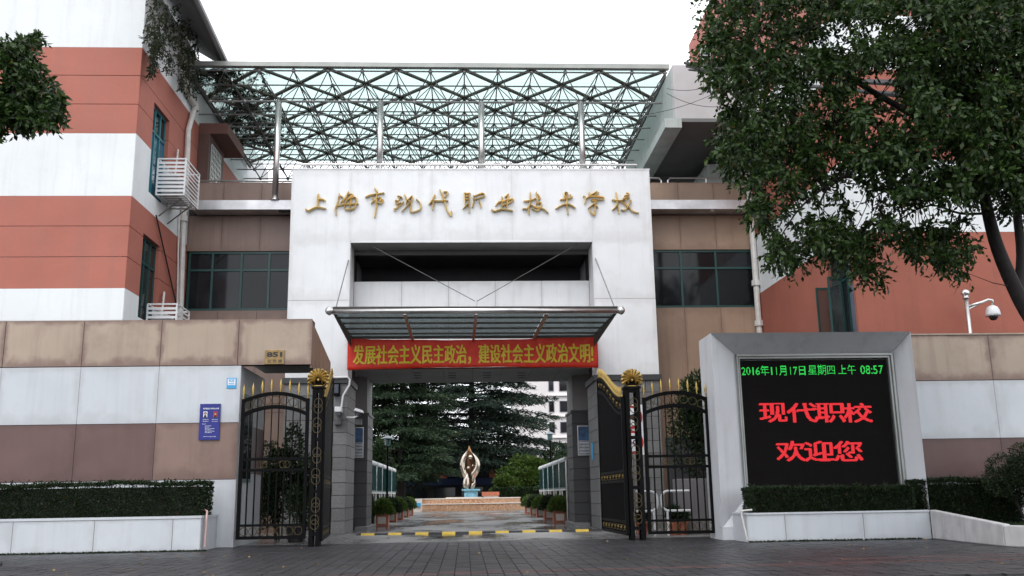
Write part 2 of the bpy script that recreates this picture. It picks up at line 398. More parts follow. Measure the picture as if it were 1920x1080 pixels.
# ---- foliage
def fast_mesh(name, verts, quads, m):
    me = bpy.data.meshes.new(name); nv = len(verts); nf = len(quads)
    me.vertices.add(nv); me.vertices.foreach_set('co', np.asarray(verts, np.float32).ravel())
    me.loops.add(nf * 4); me.loops.foreach_set('vertex_index', np.asarray(quads, np.int32).ravel())
    me.polygons.add(nf); me.polygons.foreach_set('loop_start', np.arange(0, nf * 4, 4, dtype=np.int32))
    me.update(calc_edges=True); me.materials.append(m); return me
def norm(a): return a / np.maximum(np.linalg.norm(a, axis=1, keepdims=True), 1e-9)
def leaves(P, D, length, width, spread=.6, jit=.42):
    """P base points, D growth directions; one bent diamond leaf each"""
    n = len(P); D = norm(D + rng.normal(0, spread, (n, 3)))
    R = norm(np.cross(D, rng.normal(0, 1, (n, 3)))); U = np.cross(R, D)
    l = (length * (1 + rng.uniform(-jit, jit, n)))[:, None]; w = (width * (1 + rng.uniform(-jit, jit, n)))[:, None]
    a = P; b = P + D * l * .45 + R * w * .5 + U * w * .15; c = P + D * l; d = P + D * l * .45 - R * w * .5 + U * w * .15
    return np.stack([a, b, c, d], 1).reshape(-1, 3)
def leaf_obj(name, P, D, length, width, m, parent=None, spread=.6, extra=None, **kw):
    v = leaves(P, D, length, width, spread); q = np.arange(len(v)).reshape(-1, 4)
    me = fast_mesh(name, v, q, m); o = bpy.data.objects.new(name, me); COL.objects.link(o); adopt(o, parent)
    return tag(o, **kw) if kw else o
def sprays(C, twigs, lv, length, down=.25):
    """clumps C -> leaf base points and directions on radiating twigs"""
    n = len(C); d = norm(rng.normal(0, 1, (n * twigs, 3)) + np.array([0, 0, -down])); c = np.repeat(C, twigs, 0)
    L = length * rng.uniform(.5, 1.1, (n * twigs, 1)); t = (np.arange(lv) + .6) / lv
    P = c[:, None, :] + d[:, None, :] * L[:, None, :] * t[None, :, None]
    P[:, :, 2] -= (t ** 2)[None, :] * L * .35
    D = np.repeat(d[:, None, :], lv, 1) + np.array([0, 0, -.45])
    return P.reshape(-1, 3), D.reshape(-1, 3)
def in_poly(px, py, poly):
    c = False; j = len(poly) - 1
    for i in range(len(poly)):
        (xi, yi), (xj, yj) = poly[i], poly[j]
        if (yi > py) != (yj > py) and px < (xj - xi) * (py - yi) / (yj - yi) + xi: c = not c
        j = i
    return c
def hedge(name, x0, x1, y0, y1, z0, z1, m, label, n, size=.055, parent=None, cat='hedge', rough=.03):
    t = thing(name, ((x0 + x1) / 2, (y0 + y1) / 2, z0), label, cat)
    MB().box(x0 + .16, x1 - .16, y0 + .16, y1 - .16, z0, z1 - .14).build('dark_core', DARKG, t)  # solid box; the hedge's inner shade is put into its colour
    A = [(x1 - x0) * (y1 - y0), (x1 - x0) * (z1 - z0), (y1 - y0) * (z1 - z0), (y1 - y0) * (z1 - z0)]; A = np.array(A) / sum(A)
    k = rng.choice(4, n, p=A); P = np.column_stack([rng.uniform(x0, x1, n), rng.uniform(y0, y1, n), rng.uniform(z0, z1, n)])
    N = np.zeros((n, 3)); P[k == 0, 2] = z1; N[k == 0, 2] = 1; P[k == 1, 1] = y0; N[k == 1, 1] = -1
    P[k == 2, 0] = x0; N[k == 2, 0] = -1; P[k == 3, 0] = x1; N[k == 3, 0] = 1
    wob = np.sin(P[:, 0] * 3.1) * .02 + np.sin(P[:, 0] * 7.7 + P[:, 2] * 5) * .015
    wob = wob + np.sin(P[:, 0] * 1.3 + 2) * .03 + np.sin(P[:, 0] * 17 + P[:, 2] * 11) * .012
    P += N * (wob[:, None]) - N * np.abs(rng.normal(.0, rough, n))[:, None] - N * .03
    ns = int((x1 - x0) * 16); sx_ = rng.uniform(x0, x1, ns); sy_ = rng.uniform(y0, y1, ns); hh = rng.uniform(.03, .15, ns)
    Q = np.repeat(np.column_stack([sx_, sy_, np.full(ns, z1 - .03)]), 6, 0); Q[:, 2] += np.tile(np.arange(6) / 6, ns) * np.repeat(hh, 6); Q[:, :2] += rng.normal(0, .012, (len(Q), 2))
    P = np.vstack([P, Q]); N = np.vstack([N, np.tile([0, -.2, .8], (len(Q), 1))])
    leaf_obj('foliage', P, N + np.array([0, 0, .3]), size, size * .55, m, t, .8); return t
DARKG = mat('hedge_inner_shade', (.010, .014, .007), .9)
def blob_bush(P0, rad, n, size, m, name, label, cat, group=None, stem=True, lump=9):
    t = thing(name, (P0[0], P0[1], 0), label, cat, group)
    c = np.array(P0); r = np.array(rad)
    cl = norm(rng.normal(0, 1, (lump, 3))) * rng.uniform(.35, .8, (lump, 1)) * r + c
    which = rng.integers(0, lump, n); d = norm(rng.normal(0, 1, (n, 3)))
    P = cl[which] + d * (r * .42) * rng.uniform(.45, 1.08, (n, 1)) ** .6
    P[:, 2] = np.maximum(P[:, 2], .05)
    leaf_obj('foliage', P, d + np.array([0, 0, .2]), size, size * .5, m, t, .6)
    if stem:
        for i in range(4): MB().tube([(c[0] + random.uniform(-.1, .1), c[1], 0), Vector(cl[i % lump])], .035, 5).build('stem', BARK, t)
    return t

# ================================================================== SETTING: the ground
g = MB().quad((-400, -100, -.06), (400, -100, -.06), (400, 900, -.06), (-400, 900, -.06)).build('ground', BED, kind='structure')
g['label'] = 'dark damp ground under everything'
# sidewalk pavers (joints recessed over the bed)
side = thing('pavement', (0, 22, 0), 'dark grey paved forecourt with thin red bands', 'pavement'); del side['category']; side['kind'] = 'structure'
MB().quad((-40, 8, -.03), (40, 8, -.03), (40, 30.2, -.03), (-40, 30.2, -.03)).build('bed', BED, side)
YP0, YP1 = 15.6, 30.15; PW, PD = .30, .20
def is_red(x, y):
    s = 17.75 + .07 * (x + 3.5)
    if abs(y - s) < .21: return True
    s2 = 19.6 + .10 * (x - 9)
    return x > 7.4 and abs(y - s2) < .16
pv = {}
mbs = {'g': MB(), 'r': MB()}
_pm = {}
for key, mm in (('g', PAVE), ('r', PAVER)):
    me = MB().box(-.5, .5, -.5, .5, -.5, .5).mesh('paver'); me.materials.append(mm); _pm[key] = me
cand = []
nx = int(36 / PW)
for i in range(nx):
    x = -17 + i * PW; off = PD / 2 * (i % 2) + random.uniform(-.01, .01)
    for j in range(int((YP1 - YP0) / PD)):
        y = YP0 + j * PD + off
        if y + PD > YP1: continue
        vis = abs(x) < y * .55 + 1
        if not vis: continue
        cand.append((y, x, 'r' if is_red(x, y) else 'g'))
cand.sort(key=lambda c: (not (c[0] > 16.9 and -9.3 < c[1] < 10.2), c[0]))
gp = .016
for n_, (y, x, k) in enumerate(cand):
    dz = random.uniform(-.004, .004)
    if n_ < 300:
        o = share('paver', _pm[k], side, (x + PW / 2, y + PD / 2, -.015 + dz), (random.uniform(-.008, .008), random.uniform(-.008, .008), 0), (PW - gp, PD - gp, .03))
    else:
        h = mbs[k]; n0 = len(h.v); x0, x1, y0, y1 = x + gp / 2, x + PW - gp / 2, y + gp / 2, y + PD - gp / 2
        a, b, c, d = [dz + random.uniform(-.002, .002) for _ in range(4)]
        h.v += [(x0, y0, a), (x1, y0, b), (x1, y1, c), (x0, y1, d), (x0, y0, -.03), (x1, y0, -.03), (x1, y1, -.03), (x0, y1, -.03)]
        h.f += [(n0, n0 + 1, n0 + 2, n0 + 3), (n0, n0 + 4, n0 + 5, n0 + 1), (n0 + 1, n0 + 5, n0 + 6, n0 + 2), (n0 + 3, n0 + 7, n0 + 4, n0)]
mbs['g'].build('paver_field', PAVE, side, kind='stuff'); mbs['r'].build('red_paver_band', PAVER, side, kind='stuff')
dr = MB().box(-14, 14, 30.2, 84, -.05, .004).build('driveway', WET, kind='structure')
MB().box(-14, 14, 30.12, 30.2, -.05, .008).build('threshold_kerb', GRAN, kind='structure')
MB().box(-70, 70, 84.01, 160, -.05, .002).build('courtyard_paving', mat('courtyard_paving', (.12, .115, .11), .5, var=.2, scale=1), kind='structure')
lawn = MB().box(-30, -6.9, 44.8, 83.9, 0, .03).box(7.3, 30, 44.8, 83.9, 0, .03).build('lawn', SOIL, kind='structure')

# ================================================================== the white portal over the gate
YF = 38.0
PXL, PXR = -7.17, 7.94; PZT = 14.85; OXL, OXR = -4.67, 5.38; OZT = 11.67; PZB = 6.08
portal = thing('gate_portal', (.4, YF, 0), 'huge white stone-panelled gateway with gold characters, wide opening and granite piers', 'gateway')
core = MB()
core.box(PXL + .03, OXL - .03, YF + .03, YF + 2.7, PZB, PZT - .02).box(OXR + .03, PXR - .03, YF + .03, YF + 2.7, PZB, PZT - .02)
core.box(OXL - .03, OXR + .03, YF + .03, YF + 1.35, OZT + .03, PZT - .02)
core.build('wall', JOINT, portal)
top_x = [PXL, at(657, 400, YF).x, at(810, 400, YF).x, at(960, 400, YF).x, at(1110, 400, YF).x, PXR]
rowpanels(portal, WHITE, top_x, [at(888, 450, YF).z, PZT], YF + .03, .03, .004)
z450, z563 = at(600, 450, YF).z, at(600, 563, YF).z
for a, b in ((PXL, OXL), (OXR, PXR)): rowpanels(portal, WHITE, [a, b], [PZB, z563, z450 - .003], YF + .03, .03, .014)
piece('panel', WHITE, portal, OXL + .003, OXR - .003, YF, YF + .029, OZT, z450 - .006)
# reveals of the opening
for x0, x1 in ((OXL - .029, OXL), (OXR, OXR + .029)):
    for z0, z1 in ((PZB, z563), (z563, OZT)):
        piece('reveal_panel', WHITE, portal, x0, x1, YF + .031, YF + 1.35, z0 + .006, z1 - .006)
piece('soffit_panel', SOFF, portal, OXL, OXR, YF + .035, YF + 1.34, OZT, OZT + .029)
# coping
MB().box(PXL - .02, PXR + .02, YF - .02, YF + 2.7, PZT, PZT + .05).build('coping', WHITE, portal)
# granite piers
def granite(parent, x0, x1, y0, y1, z1, inner, m=GRAN, course=.5, hidden=()):
    """blocks on the front face and on the face towards the passage"""
    MB().box(x0 + .04, x1 - .04, y0 + .04, y1, 0, z1).build('pier_core', JOINT, parent)
    nrow = int(round(z1 / course)); h = z1 / nrow; g_ = .022
    for r in range(nrow):
        z0 = r * h; cuts = [0, .38, .78, 1] if r % 2 else [0, .22, .6, 1]
        w = x1 - x0
        if w < 1.3: cuts = [0, 1] if r % 2 else [0, .55, 1]
        for a, b in zip(cuts[:-1], cuts[1:]):
            d = random.uniform(0, .008)
            piece('granite_block', m, parent, x0 + a * w + g_ / 2, x0 + b * w - g_ / 2, y0 - d, y0 + .039, z0 + g_ / 2, z0 + h - g_ / 2)
        cy = [0, .3, .7, 1] if r % 2 else [0, .5, 1]
        for a, b in zip(cy[:-1], cy[1:]):
            ya = y0 + .041 + a * (y1 - y0 - .041); yb = y0 + .041 + b * (y1 - y0 - .041)
            if inner > 0: piece('granite_block', m, parent, x1 - .039, x1 + random.uniform(0, .006), ya + g_ / 2, yb - g_ / 2, z0 + g_ / 2, z0 + h - g_ / 2)
            else: piece('granite_block', m, parent, x0 - random.uniform(0, .006), x0 + .039, ya + g_ / 2, yb - g_ / 2, z0 + g_ / 2, z0 + h - g_ / 2)
PL = thing('granite_pier', (-5.9, 38, 0), 'grey granite block pier under the left leg of the white gateway', 'pier', 'granite piers of the gateway')
granite(PL, -7.15, -4.66, 38.02, 40.7, 5.85, 1)
MB().box(-7.25, -4.58, 37.92, 40.75, 5.85, 6.075).build('cap', GRAND, PL)
PR = thing('granite_pier', (6.6, 38, 0), 'grey granite block pier under the right leg of the white gateway', 'pier', 'granite piers of the gateway')
granite(PR, 5.32, 7.92, 38.02, 40.7, 5.85, -1)
MB().box(5.24, 8.02, 37.92, 40.75, 5.85, 6.075).build('cap', GRAND, PR)
CL = thing('passage_column', (-4.8, 42, 0), 'granite column inside the gate passage on the left, passage shade in its colour', 'column')
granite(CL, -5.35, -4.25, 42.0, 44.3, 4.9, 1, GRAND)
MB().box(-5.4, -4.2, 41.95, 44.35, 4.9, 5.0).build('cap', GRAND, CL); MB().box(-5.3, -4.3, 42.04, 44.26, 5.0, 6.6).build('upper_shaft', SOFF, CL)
CR = thing('passage_column', (5.3, 42, 0), 'granite column inside the gate passage on the right, passage shade in its colour', 'column')
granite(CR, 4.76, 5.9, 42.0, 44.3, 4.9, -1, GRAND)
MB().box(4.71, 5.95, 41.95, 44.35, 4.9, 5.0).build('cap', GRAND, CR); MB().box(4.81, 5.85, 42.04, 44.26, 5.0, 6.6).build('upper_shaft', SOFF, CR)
for (x0, x1, y) in ((-4.62, -4.1, 41), (4.6, 5.28, 41)):
    MB().box(x0, x1, y, y + 3.6, .004, .16).build('kerb_block', GRAN, kind='structure')

# ================================================================== school wings behind the portal
YB = 40.2
XL, XR = -12.0, 13.0
wing = thing('school_building', (0, YB, 0), 'brown-panelled school wings with dark green windows either side of the white gateway', 'building')
zw = dict(t=at(450, 342, YB).z, b1=at(450, 387, YB).z, b2=at(450, 404, YB).z, w1=at(450, 471, YB).z, w0=at(450, 582, YB).z)
body = MB()
for a, b in ((XL + .02, PXL + .3), (PXR - .3, XR - .02)):
    body.box(a, b, YB + .03, YB + 6, 0, zw['w0']).box(a, b, YB + .03, YB + 6, zw['w1'], zw['t'] - .02)
    body.box(a, b, YB + 1.4, YB + 6, zw['w0'] + .003, zw['w1'] - .003)
body.build('wall', JOINT, wing)
LXS = [XL, at(415, 450, YB).x, at(487, 450, YB).x, PXL + .3]
RXS = [PXR - .3, at(1276, 450, YB).x, at(1343, 450, YB).x, XR]
for xs, rm in ((LXS, MAUVEL), (RXS, BROWN)):
    rowpanels(wing, WINGR if xs is RXS else WINGL, xs, [zw['b1'] + .02, zw['t']], YB + .03)
    rowpanels(wing, WINGR if xs is RXS else WINGL, xs, [zw['w1'], zw['b2'] - .02], YB + .03)
    rowpanels(wing, WINGR if xs is RXS else WINGL, xs, [0, 2.4, 4.9, zw['w0']], YB + .03)
def steelband(a, b):
    MB().box(a, b, YB - .9, YB + .0, zw['b2'], zw['b1']).build('steel_band', STEELB, wing)
steelband(XL + .4, PXL + .02); steelband(PXR - .02, at(1401, 392, YB - .9).x)
MB().box(-7.95, -7.45, 39.35, 39.55, zw['b2'] - .07, zw['b2'] - .002).build('spot_lamp', DARK, wing)
MB().lathe((at(1336, 402, 39.4).x, 39.5, zw['b2'] - .12), [(.12, .118), (.14, .05), (.02, 0)], 12).build('spot_lamp', STEEL, wing)
def window(parent, x0, x1, z0, z1, y, mull, trans, fm=GREENF, gm=WGLASS, fw=.09, name='window', rec=.12):
    f = MB()
    f.box(x0, x1, y, y + rec, z0, z0 + fw).box(x0, x1, y, y + rec, z1 - fw, z1)
    xs = [x0 + fw / 2] + list(mull) + [x1 - fw / 2]
    for x in xs: f.box(x - fw / 2, x + fw / 2, y - .004, y + rec - .004, z0 + .002, z1 - .002)
    for z in trans: f.box(x0, x1, y - .002, y + rec - .006, z - fw / 2, z + fw / 2)
    fo = f.build(name, fm, parent)
    zs = [z0 + fw] + list(trans) + [z1 - fw]
    for a, b in zip(xs[:-1], xs[1:]):
        for c, d in zip(zs[:-1], zs[1:]): piece('pane', gm, fo, a, b, y + .05, y + .06, c, d)
    return fo
zt = at(450, 506, YB).z
window(wing, XL + .1, PXL + .3, zw['w0'] + .01, zw['w1'] - .01, YB + .06, [at(396, 530, YB).x, at(451, 530, YB).x, at(503, 530, YB).x], [zt])
window(wing, PXR - .3, XR - .02, zw['w0'] + .01, zw['w1'] - .01, YB + .06, [at(1279, 530, YB).x, at(1345, 530, YB).x], [at(1300, 502, YB).z])
MB().box(XL + .1, XR - .1, YB + .1, YB + 6, zw['t'] - .05, zw['t'] - .01).build('terrace_floor', SOFF, wing)
# upper floor bridging the passage
bridge = thing('passage_bridge', (.4, 39.6, 6.6), 'white-panelled upper floor across the gate passage with a dark open gallery above', 'bridge')
ZP0, ZP1 = 6.62, at(888, 527, 39.4).z
MB().box(OXL - .02, OXR + .02, 39.44, 44.3, ZP0 + .02, ZP1 - .02).build('slab', JOINT, bridge)
rowpanels(bridge, WHITE, [OXL + .0, at(753, 560, 39.4).x, at(841, 560, 39.4).x, at(929, 560, 39.4).x, at(1016, 560, 39.4).x, OXR - .0], [ZP0, 7.9, ZP1], 39.44, .03, .010)
MB().box(OXL - .9, OXR + .9, 42.6, 42.7, ZP1, 13.6).build('gallery_back_wall', mat('shaded_gallery_wall', (.05, .05, .055), .8), bridge)  # near-black colour stands in for the shade inside the gallery
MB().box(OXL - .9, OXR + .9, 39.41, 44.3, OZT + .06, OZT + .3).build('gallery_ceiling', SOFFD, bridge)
MB().box(OXL, OXR, 39.41, 39.6, 11.5, OZT + .05).build('lintel', SOFFD, bridge)
MB().box(OXL - .9, OXL - .031, 39.41, 42.6, 6.6, 11.6).build('gallery_side_wall', WHITE_D, bridge); MB().box(OXR + .031, OXR + .9, 39.41, 42.6, 6.6, 11.6).build('gallery_side_wall', WHITE_D, bridge)
# passage ceiling panels + vents
for i in range(8):
    for j in range(4):
        xa = OXL + .02 + i * (OXR - OXL - .04) / 8; xb = OXL + .02 + (i + 1) * (OXR - OXL - .04) / 8
        ya = 39.47 + j * 1.2
        piece('ceiling_panel', SOFF, bridge, xa + .008, xb - .008, ya + .008, ya + 1.19, 6.56, 6.62 - .002)
for px in (783, 848, 913, 978):
    for k in range(3):
        p = atZ(px, 699 + k * 4.5, 6.56)
        MB().box(p.x - .17, p.x + .17, p.y - .05, p.y + .05, 6.545, 6.557).build('vent_slot', DARK, bridge)
# parapet railing on top of the portal
def rail_run(name, pts, r, label, cat='railing', posts=(), h=.3, m=STEEL, parent=None):
    t = thing(name, pts[0], label, cat)
    MB().tube(pts, r, 8).build('handrail', m, t)
    for p in posts: MB().tube([p, Vector(p) - Vector((0, 0, h))], r * .8, 8).build('post', m, t)
    return t
zr = at(888, 309, 38.4).z
rail_run('top_railing', [(-6.9, 38.4, zr), (7.5, 38.4, zr)], .05, 'steel handrail running along the top of the white gateway',
         posts=[(x, 38.4, zr) for x in np.arange(-6.7, 7.5, 1.58)], h=zr - PZT)
hz = at(450, 334, 39.9).z
rail_run('terrace_railing', [(XL + .3, 39.9 + .4, hz), (-7.3, 40.3, hz)], .045, 'steel handrail on the brown parapet left of the gateway',
         posts=[(x, 40.3, hz) for x in (-10.9, -9.7, -8.0)], h=hz - zw['t'])
for xa, xb, lab in ((8.0, 8.95, 'short steel handrail on the brown parapet next to the gateway, right side'), (9.25, 12.7, 'longer steel handrail on the brown parapet beside the white downpipe')):
    z = at(1300, 334, 40.3).z
    rail_run('terrace_railing', [(xa + .001, 40.3, zw['t']), (xa + .001, 40.3, z - .12), (xa + .1, 40.3, z), (xb - .1, 40.3, z), (xb, 40.3, z - .12), (xb, 40.3, zw['t'])] if xa > 9 else
             [(xa - .3, 40.3, z), (xb - .1, 40.3, z), (xb, 40.3, z - .12), (xb, 40.3, zw['t'])], .045, lab,
             posts=[(11.0, 40.3, z)] if xa > 9 else [], h=z - zw['t'])

# ================================================================== left striped building
LBZ = [0, 7.62, 8.76, 12.18, 14.58, 18.0, 21.0]
YL0 = 33.3
left = thing('striped_building', (-18, YL0, 0), 'left building striped in white and pink-terracotta render with teal windows', 'building')
MB().box(-30, XL - .25, YL0 + .06, 56, 0, 20.95).build('wall_core', PAINTW, left)
def band(parent, m, z0, z1, x0, x1, y0, y1, holes=(), name='wall_band', side='R'):
    """front and side faces of one colour band; holes: (ya, yb, za, zb) in the side wall"""
    MB().box(x0, x1, y0, y0 + .06, z0 + .002, z1 - .002).build(name, m, parent)
def sideband(parent, m, z0, z1, xf, th, y0, y1, holes):
    """slab on a side wall whose outer face is x=xf, thickness towards th sign, with openings"""
    xs = (xf, xf + th) if th > 0 else (xf + th, xf)
    segs = MB(); ys = [y0]
    hs = [h for h in holes if h[2] < z1 and h[3] > z0]
    y = y0
    for (ya, yb, za, zb) in sorted(hs):
        segs.box(xs[0], xs[1], y, ya, z0 + .002, z1 - .002)
        if za > z0 + .01: segs.box(xs[0], xs[1], ya, yb, z0 + .002, za)
        if zb < z1 - .01: segs.box(xs[0], xs[1], ya, yb, zb, z1 - .002)
        y = yb
    segs.box(xs[0], xs[1], y, y1, z0 + .002, z1 - .002)
    return segs.build('side_wall_band', m, parent)
wL = [(atX(287, 230, XL).y, atX(318, 230, XL).y, 12.9, 16.55), (atX(266, 480, XL).y, atX(299, 480, XL).y, 8.0, 11.2)]
cols = [WHITE_D, PAINTW, REDL, PAINTW, REDL, PAINTW]
for i, (z0, z1) in enumerate(zip(LBZ[:-1], LBZ[1:])):
    m = [PAINTW, PAINTW, REDL, PAINTW, REDL, PAINTW][i]
    if m is REDL:
        k = 3; h = (z1 - z0) / k
        for j in range(k):
            band(left, m, z0 + j * h + (.02 if j else 0), z0 + (j + 1) * h, -30, XL - .01, YL0, YL0)
            sideband(left, m, z0 + j * h + (.02 if j else 0), z0 + (j + 1) * h, XL, -.25, YL0 + .061, 56, wL)
    else:
        band(left, m, z0, z1, -30, XL - .01, YL0, YL0); sideband(left, m, z0, z1, XL, -.25, YL0 + .061, 56, wL)
for (ya, yb, za, zb) in wL:
    f = MB(); w = .09; xo = XL - .16
    ys_ = [ya, ya + (yb - ya) * .35, ya + (yb - ya) * .68, yb]
    for y in ys_: f.box(xo - .06, xo + .02, y - w / 2, y + w / 2, za, zb)
    for z in (za + w / 2, zb - w / 2, zb - 1.0): f.box(xo - .062, xo + .018, ya, yb, z - w / 2, z + w / 2)
    fo = f.build('window', TEALF if za > 12 else GREENF, left)
    for a, b in zip(ys_[:-1], ys_[1:]):
        piece('pane', WGLASSB if za > 12 else WGLASS, fo, xo - .04, xo - .03, a, b, za, zb - 1); piece('pane', WGLASS, fo, xo - .04, xo - .03, a, b, zb - 1, zb)
    MB().box(XL - .6, XL - .24, ya - .1, yb + .1, za - .1, za - .001).build('sill', PAINTW, left)
# eave along the side: underside and pale edge
ze = 20.4; xe = at(425, 128, 43.5).x
pe = at(423, 126, 1).xyz; 
def onray_z(px, py, z): return atZ(px, py, z)
e1 = onray_z(423, 126, ze); e0 = onray_z(372, 8, ze)
ev = thing('roof_eave', (XL, 40, ze), 'grey sloping roof eave with gutter overhanging the left building side', 'roof')
xe0, xe1 = e0.x, e1.x
MB().hexa([(XL - .2, 32.0, ze + .9), (xe0 - .25, 32.0, ze + .12), (xe0, 32.0, ze + .12), (xe0, 32.0, ze + .32), (XL - .2, 32, ze + 1.2)],
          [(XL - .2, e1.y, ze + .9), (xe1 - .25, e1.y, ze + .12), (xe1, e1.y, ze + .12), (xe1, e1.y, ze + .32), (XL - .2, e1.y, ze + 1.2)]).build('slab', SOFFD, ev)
MB().tube([(xe0 + .06, 32.0, ze + .1), (xe1 + .06, e1.y + .1, ze + .1)], .13, 8).build('gutter', mat('grey_gutter', (.30, .30, .31), .5), ev)
# brown door bay and canopy on the left terrace
bay = thing('terrace_doorway', (XL, 43, zw['t']), 'brown doorway with lattice door and small canopy on the left terrace', 'doorway')
MB().box(XL + .01, XL + .5, 41.0, 43.6, zw['t'], zw['t'] + 2.6).build('wall', mat('brown_door_wall', (.10, .052, .043), .7, streak=.3), bay)
MB().box(XL + .01, XL + 1.3, 41.0, 44.2, zw['t'] + 2.6, zw['t'] + 3.1).build('canopy', mat('red_brown_canopy', (.15, .065, .052), .7, streak=.3), bay)
lat = MB()
for k in range(7): lat.box(XL + .52, XL + .55, 41.3 + k * .27, 41.34 + k * .27, zw['t'] + .1, zw['t'] + 2.2)
for k in range(9): lat.box(XL + .53, XL + .56, 41.3, 42.96, zw['t'] + .1 + k * .26, zw['t'] + .14 + k * .26)
lat.build('lattice_grille', CREAMP, bay)
MB().box(XL + .502, XL + .512, 41.25, 43.0, zw['t'] + .05, zw['t'] + 2.3).build('door', GREENF, bay)
# air-conditioner cages
def cage(x0, x1, y0, y1, z0, z1, label):
    t = thing('air_conditioner_cage', (x0, y0, z0), label, 'air conditioner cage')
    e = MB(); w = .055
    for x in (x0, x1):
        for y in (y0, y1): e.box(x - w / 2, x + w / 2, y - w / 2, y + w / 2, z0, z1)
    for z in (z0, z1):
        for y in (y0, y1): e.box(x0, x1, y - w / 2 + .002, y + w / 2 - .002, z - w / 2, z + w / 2)
        for x in (x0, x1): e.box(x - w / 2 + .002, x + w / 2 - .002, y0, y1, z - w / 2 + .003, z + w / 2 - .003)
    e.build('frame', CAGE, t)
    n = int((z1 - z0) / .155); h = (z1 - z0) / n
    for k in range(1, n):
        z = z0 + k * h
        piece('slat', CAGE, t, x0 + .03, x1 - .03, y0 - .02, y0 + .0, z - .05, z + .045)
        MB().bar((x1, y0 + .03, z - .02), (x1, y1 - .03, z - .02), .02, .06).build('slat', CAGE, t)
    for k in range(7):
        y = y0 + .1 + k * (y1 - y0 - .2) / 6
        piece('floor_slat', CAGE, t, x0 + .03, x1 - .03, y - .04, y + .04, z0 - .01, z0 + .01)
    u = MB().box(x0 + .12, x1 - .3, y0 + .18, y1 - .25, z0 + .06, z0 + .85).build('air_conditioner', mat('grey_appliance', (.35, .35, .36), .5), t)
    MB().bar((x0 + .02, y0 + .4, z0 - .75), (x1 - .2, y0 + .4, z0 - .03), .04).build('bracket', DSTEEL, t); MB().bar((x0 + .02, y1 - .4, z0 - .75), (x1 - .2, y1 - .4, z0 - .03), .04).build('bracket', DSTEEL, t)
    return t
yk_ = atX(293, 345, XL).y; a = at(293, 365, yk_); b = at(349, 298, yk_)
cage(XL + .02, b.x, yk_, yk_ + 1.9, a.z, b.z, 'white slatted air-conditioner cage high on the left building, upper of two')
yk_ = atX(275, 590, XL).y; a = at(275, 600, yk_); b = at(332, 570, yk_)
cage(XL + .02, b.x, yk_, yk_ + 1.6, b.z - 1.35, b.z, 'white slatted air-conditioner cage half hidden behind the beige wall, lower of two')
# pipes
def pipe(name, pts, r, label, m=CREAMP, collars=()):
    t = thing(name, pts[0], label, 'pipe'); MB().tube(pts, r, 10).build('tube', m, t)
    for p, d in collars: MB().tube([Vector(p) - Vector(d) * .12, Vector(p) + Vector(d) * .12], r * 1.5, 10).build('collar', m, t)
    return t
pp_ = [atX(a, b, XL + .16) for a, b in ((345, 20), (343, 90), (341, 148), (344, 158), (360, 190), (366, 200), (362, 212), (353, 244), (351, 292), (347, 360), (344, 410), (339, 571), (337, 640))]
pipe('downpipe', pp_, .115, 'off-white kinked rain pipe down the side of the left building', collars=[(pp_[5], (0, 0, 1.6)), (pp_[2], (0, 0, 1)), (pp_[10], (0, 0, 1))])
pq_ = [atX(a, b, XL + .08) for a, b in ((336, 405), (334, 480), (332, 600))]
pipe('conduit', pq_, .04, 'thin pinkish conduit beside the rain pipe on the left building')
rp0 = at(1400, 325, 39.9); rp1 = at(1420, 615, 39.9)
pipe('downpipe', [(XR - .16, 39.95, rp0.z), (XR - .16, 39.95, 0)], .13, 'tall white rain pipe between the brown wall and the right building',
     collars=[((XR - .16, 39.95, z), (0, 0, 1)) for z in (13.4, 10.3, 8.5)])
for yk, zt_, zb_ in ((yk_ + 2.2, 15.6, 13.6), (yk_ + 1.6, 9.4, 7.5)):
    pipe('refrigerant_pipe', [(XL + .05, yk, zt_ - .2), (XL + .12, yk - .1, zt_ + .05), (XL + .2, yk - .35, zt_ - .1), (XL + .2, yk - .5, zt_ - 1.0), (XL + .2, yk - .65, zb_ + .3)], .04,
         'thin bent white pipe above the %s air-conditioner cage' % ('upper' if zt_ > 12 else 'lower'))
pipe('cable_conduit', [(XL + .08, 35.8, 12.2), (XL + .08, 38.9, 9.4), (XL + .08, 38.9, 7.2)], .03, 'thin dark cable slanting down the wall beneath the upper cage', m=CABLE)

# ================================================================== right striped building
RBZ = [0, 9.85, 12.42, 15.78, 17.85, 22.0, 26.5]
YR0 = 30.1
right = thing('striped_building', (20, YR0, 0), 'right building of terracotta and white render behind the leafy street tree', 'building')
MB().box(XR + .25, 34, YR0 + .06, 49.5, 0, 26.5).build('wall_core', RED, right)
wR = [(atX(1608, 560, XR).y, atX(1556, 560, XR).y, 3, at(1560, 476, atX(1556, 560, XR).y).z)]
wR = [(YR0 + .12, wR[0][1], 3.0, wR[0][3])]
for i, (z0, z1) in enumerate(zip(RBZ[:-1], RBZ[1:])):
    m = [RED, PAINTW, RED, PAINTW, REDL, REDL][i]
    MB().box(XR + .01, 34, YR0, YR0 + .06, z0 + .002, z1 - .002).build('wall_band', m, right)
    sideband(right, m, z0, z1, XR, .25, YR0 + .061, 49.5, wR)
ya, yb, za, zb = wR[0]
ya0 = ya
f = MB(); xo = XR + .16
ys_ = [ya, ya + .35 * (yb - ya), ya + .7 * (yb - ya), yb]
for y in ys_: f.box(xo - .04, xo + .04, y - .04, y + .04, za, zb)
for z in (za + .04, zb - .04, zb - 1.2): f.box(xo - .042, xo + .042, ya, yb, z - .04, z + .04)
fo = f.build('window', GREENF, right)
for a, b in zip(ys_[:-1], ys_[1:]): piece('pane', WGLASSG if a == ya0 else WGLASS, fo, xo - .01, xo, a, b, za, zb)
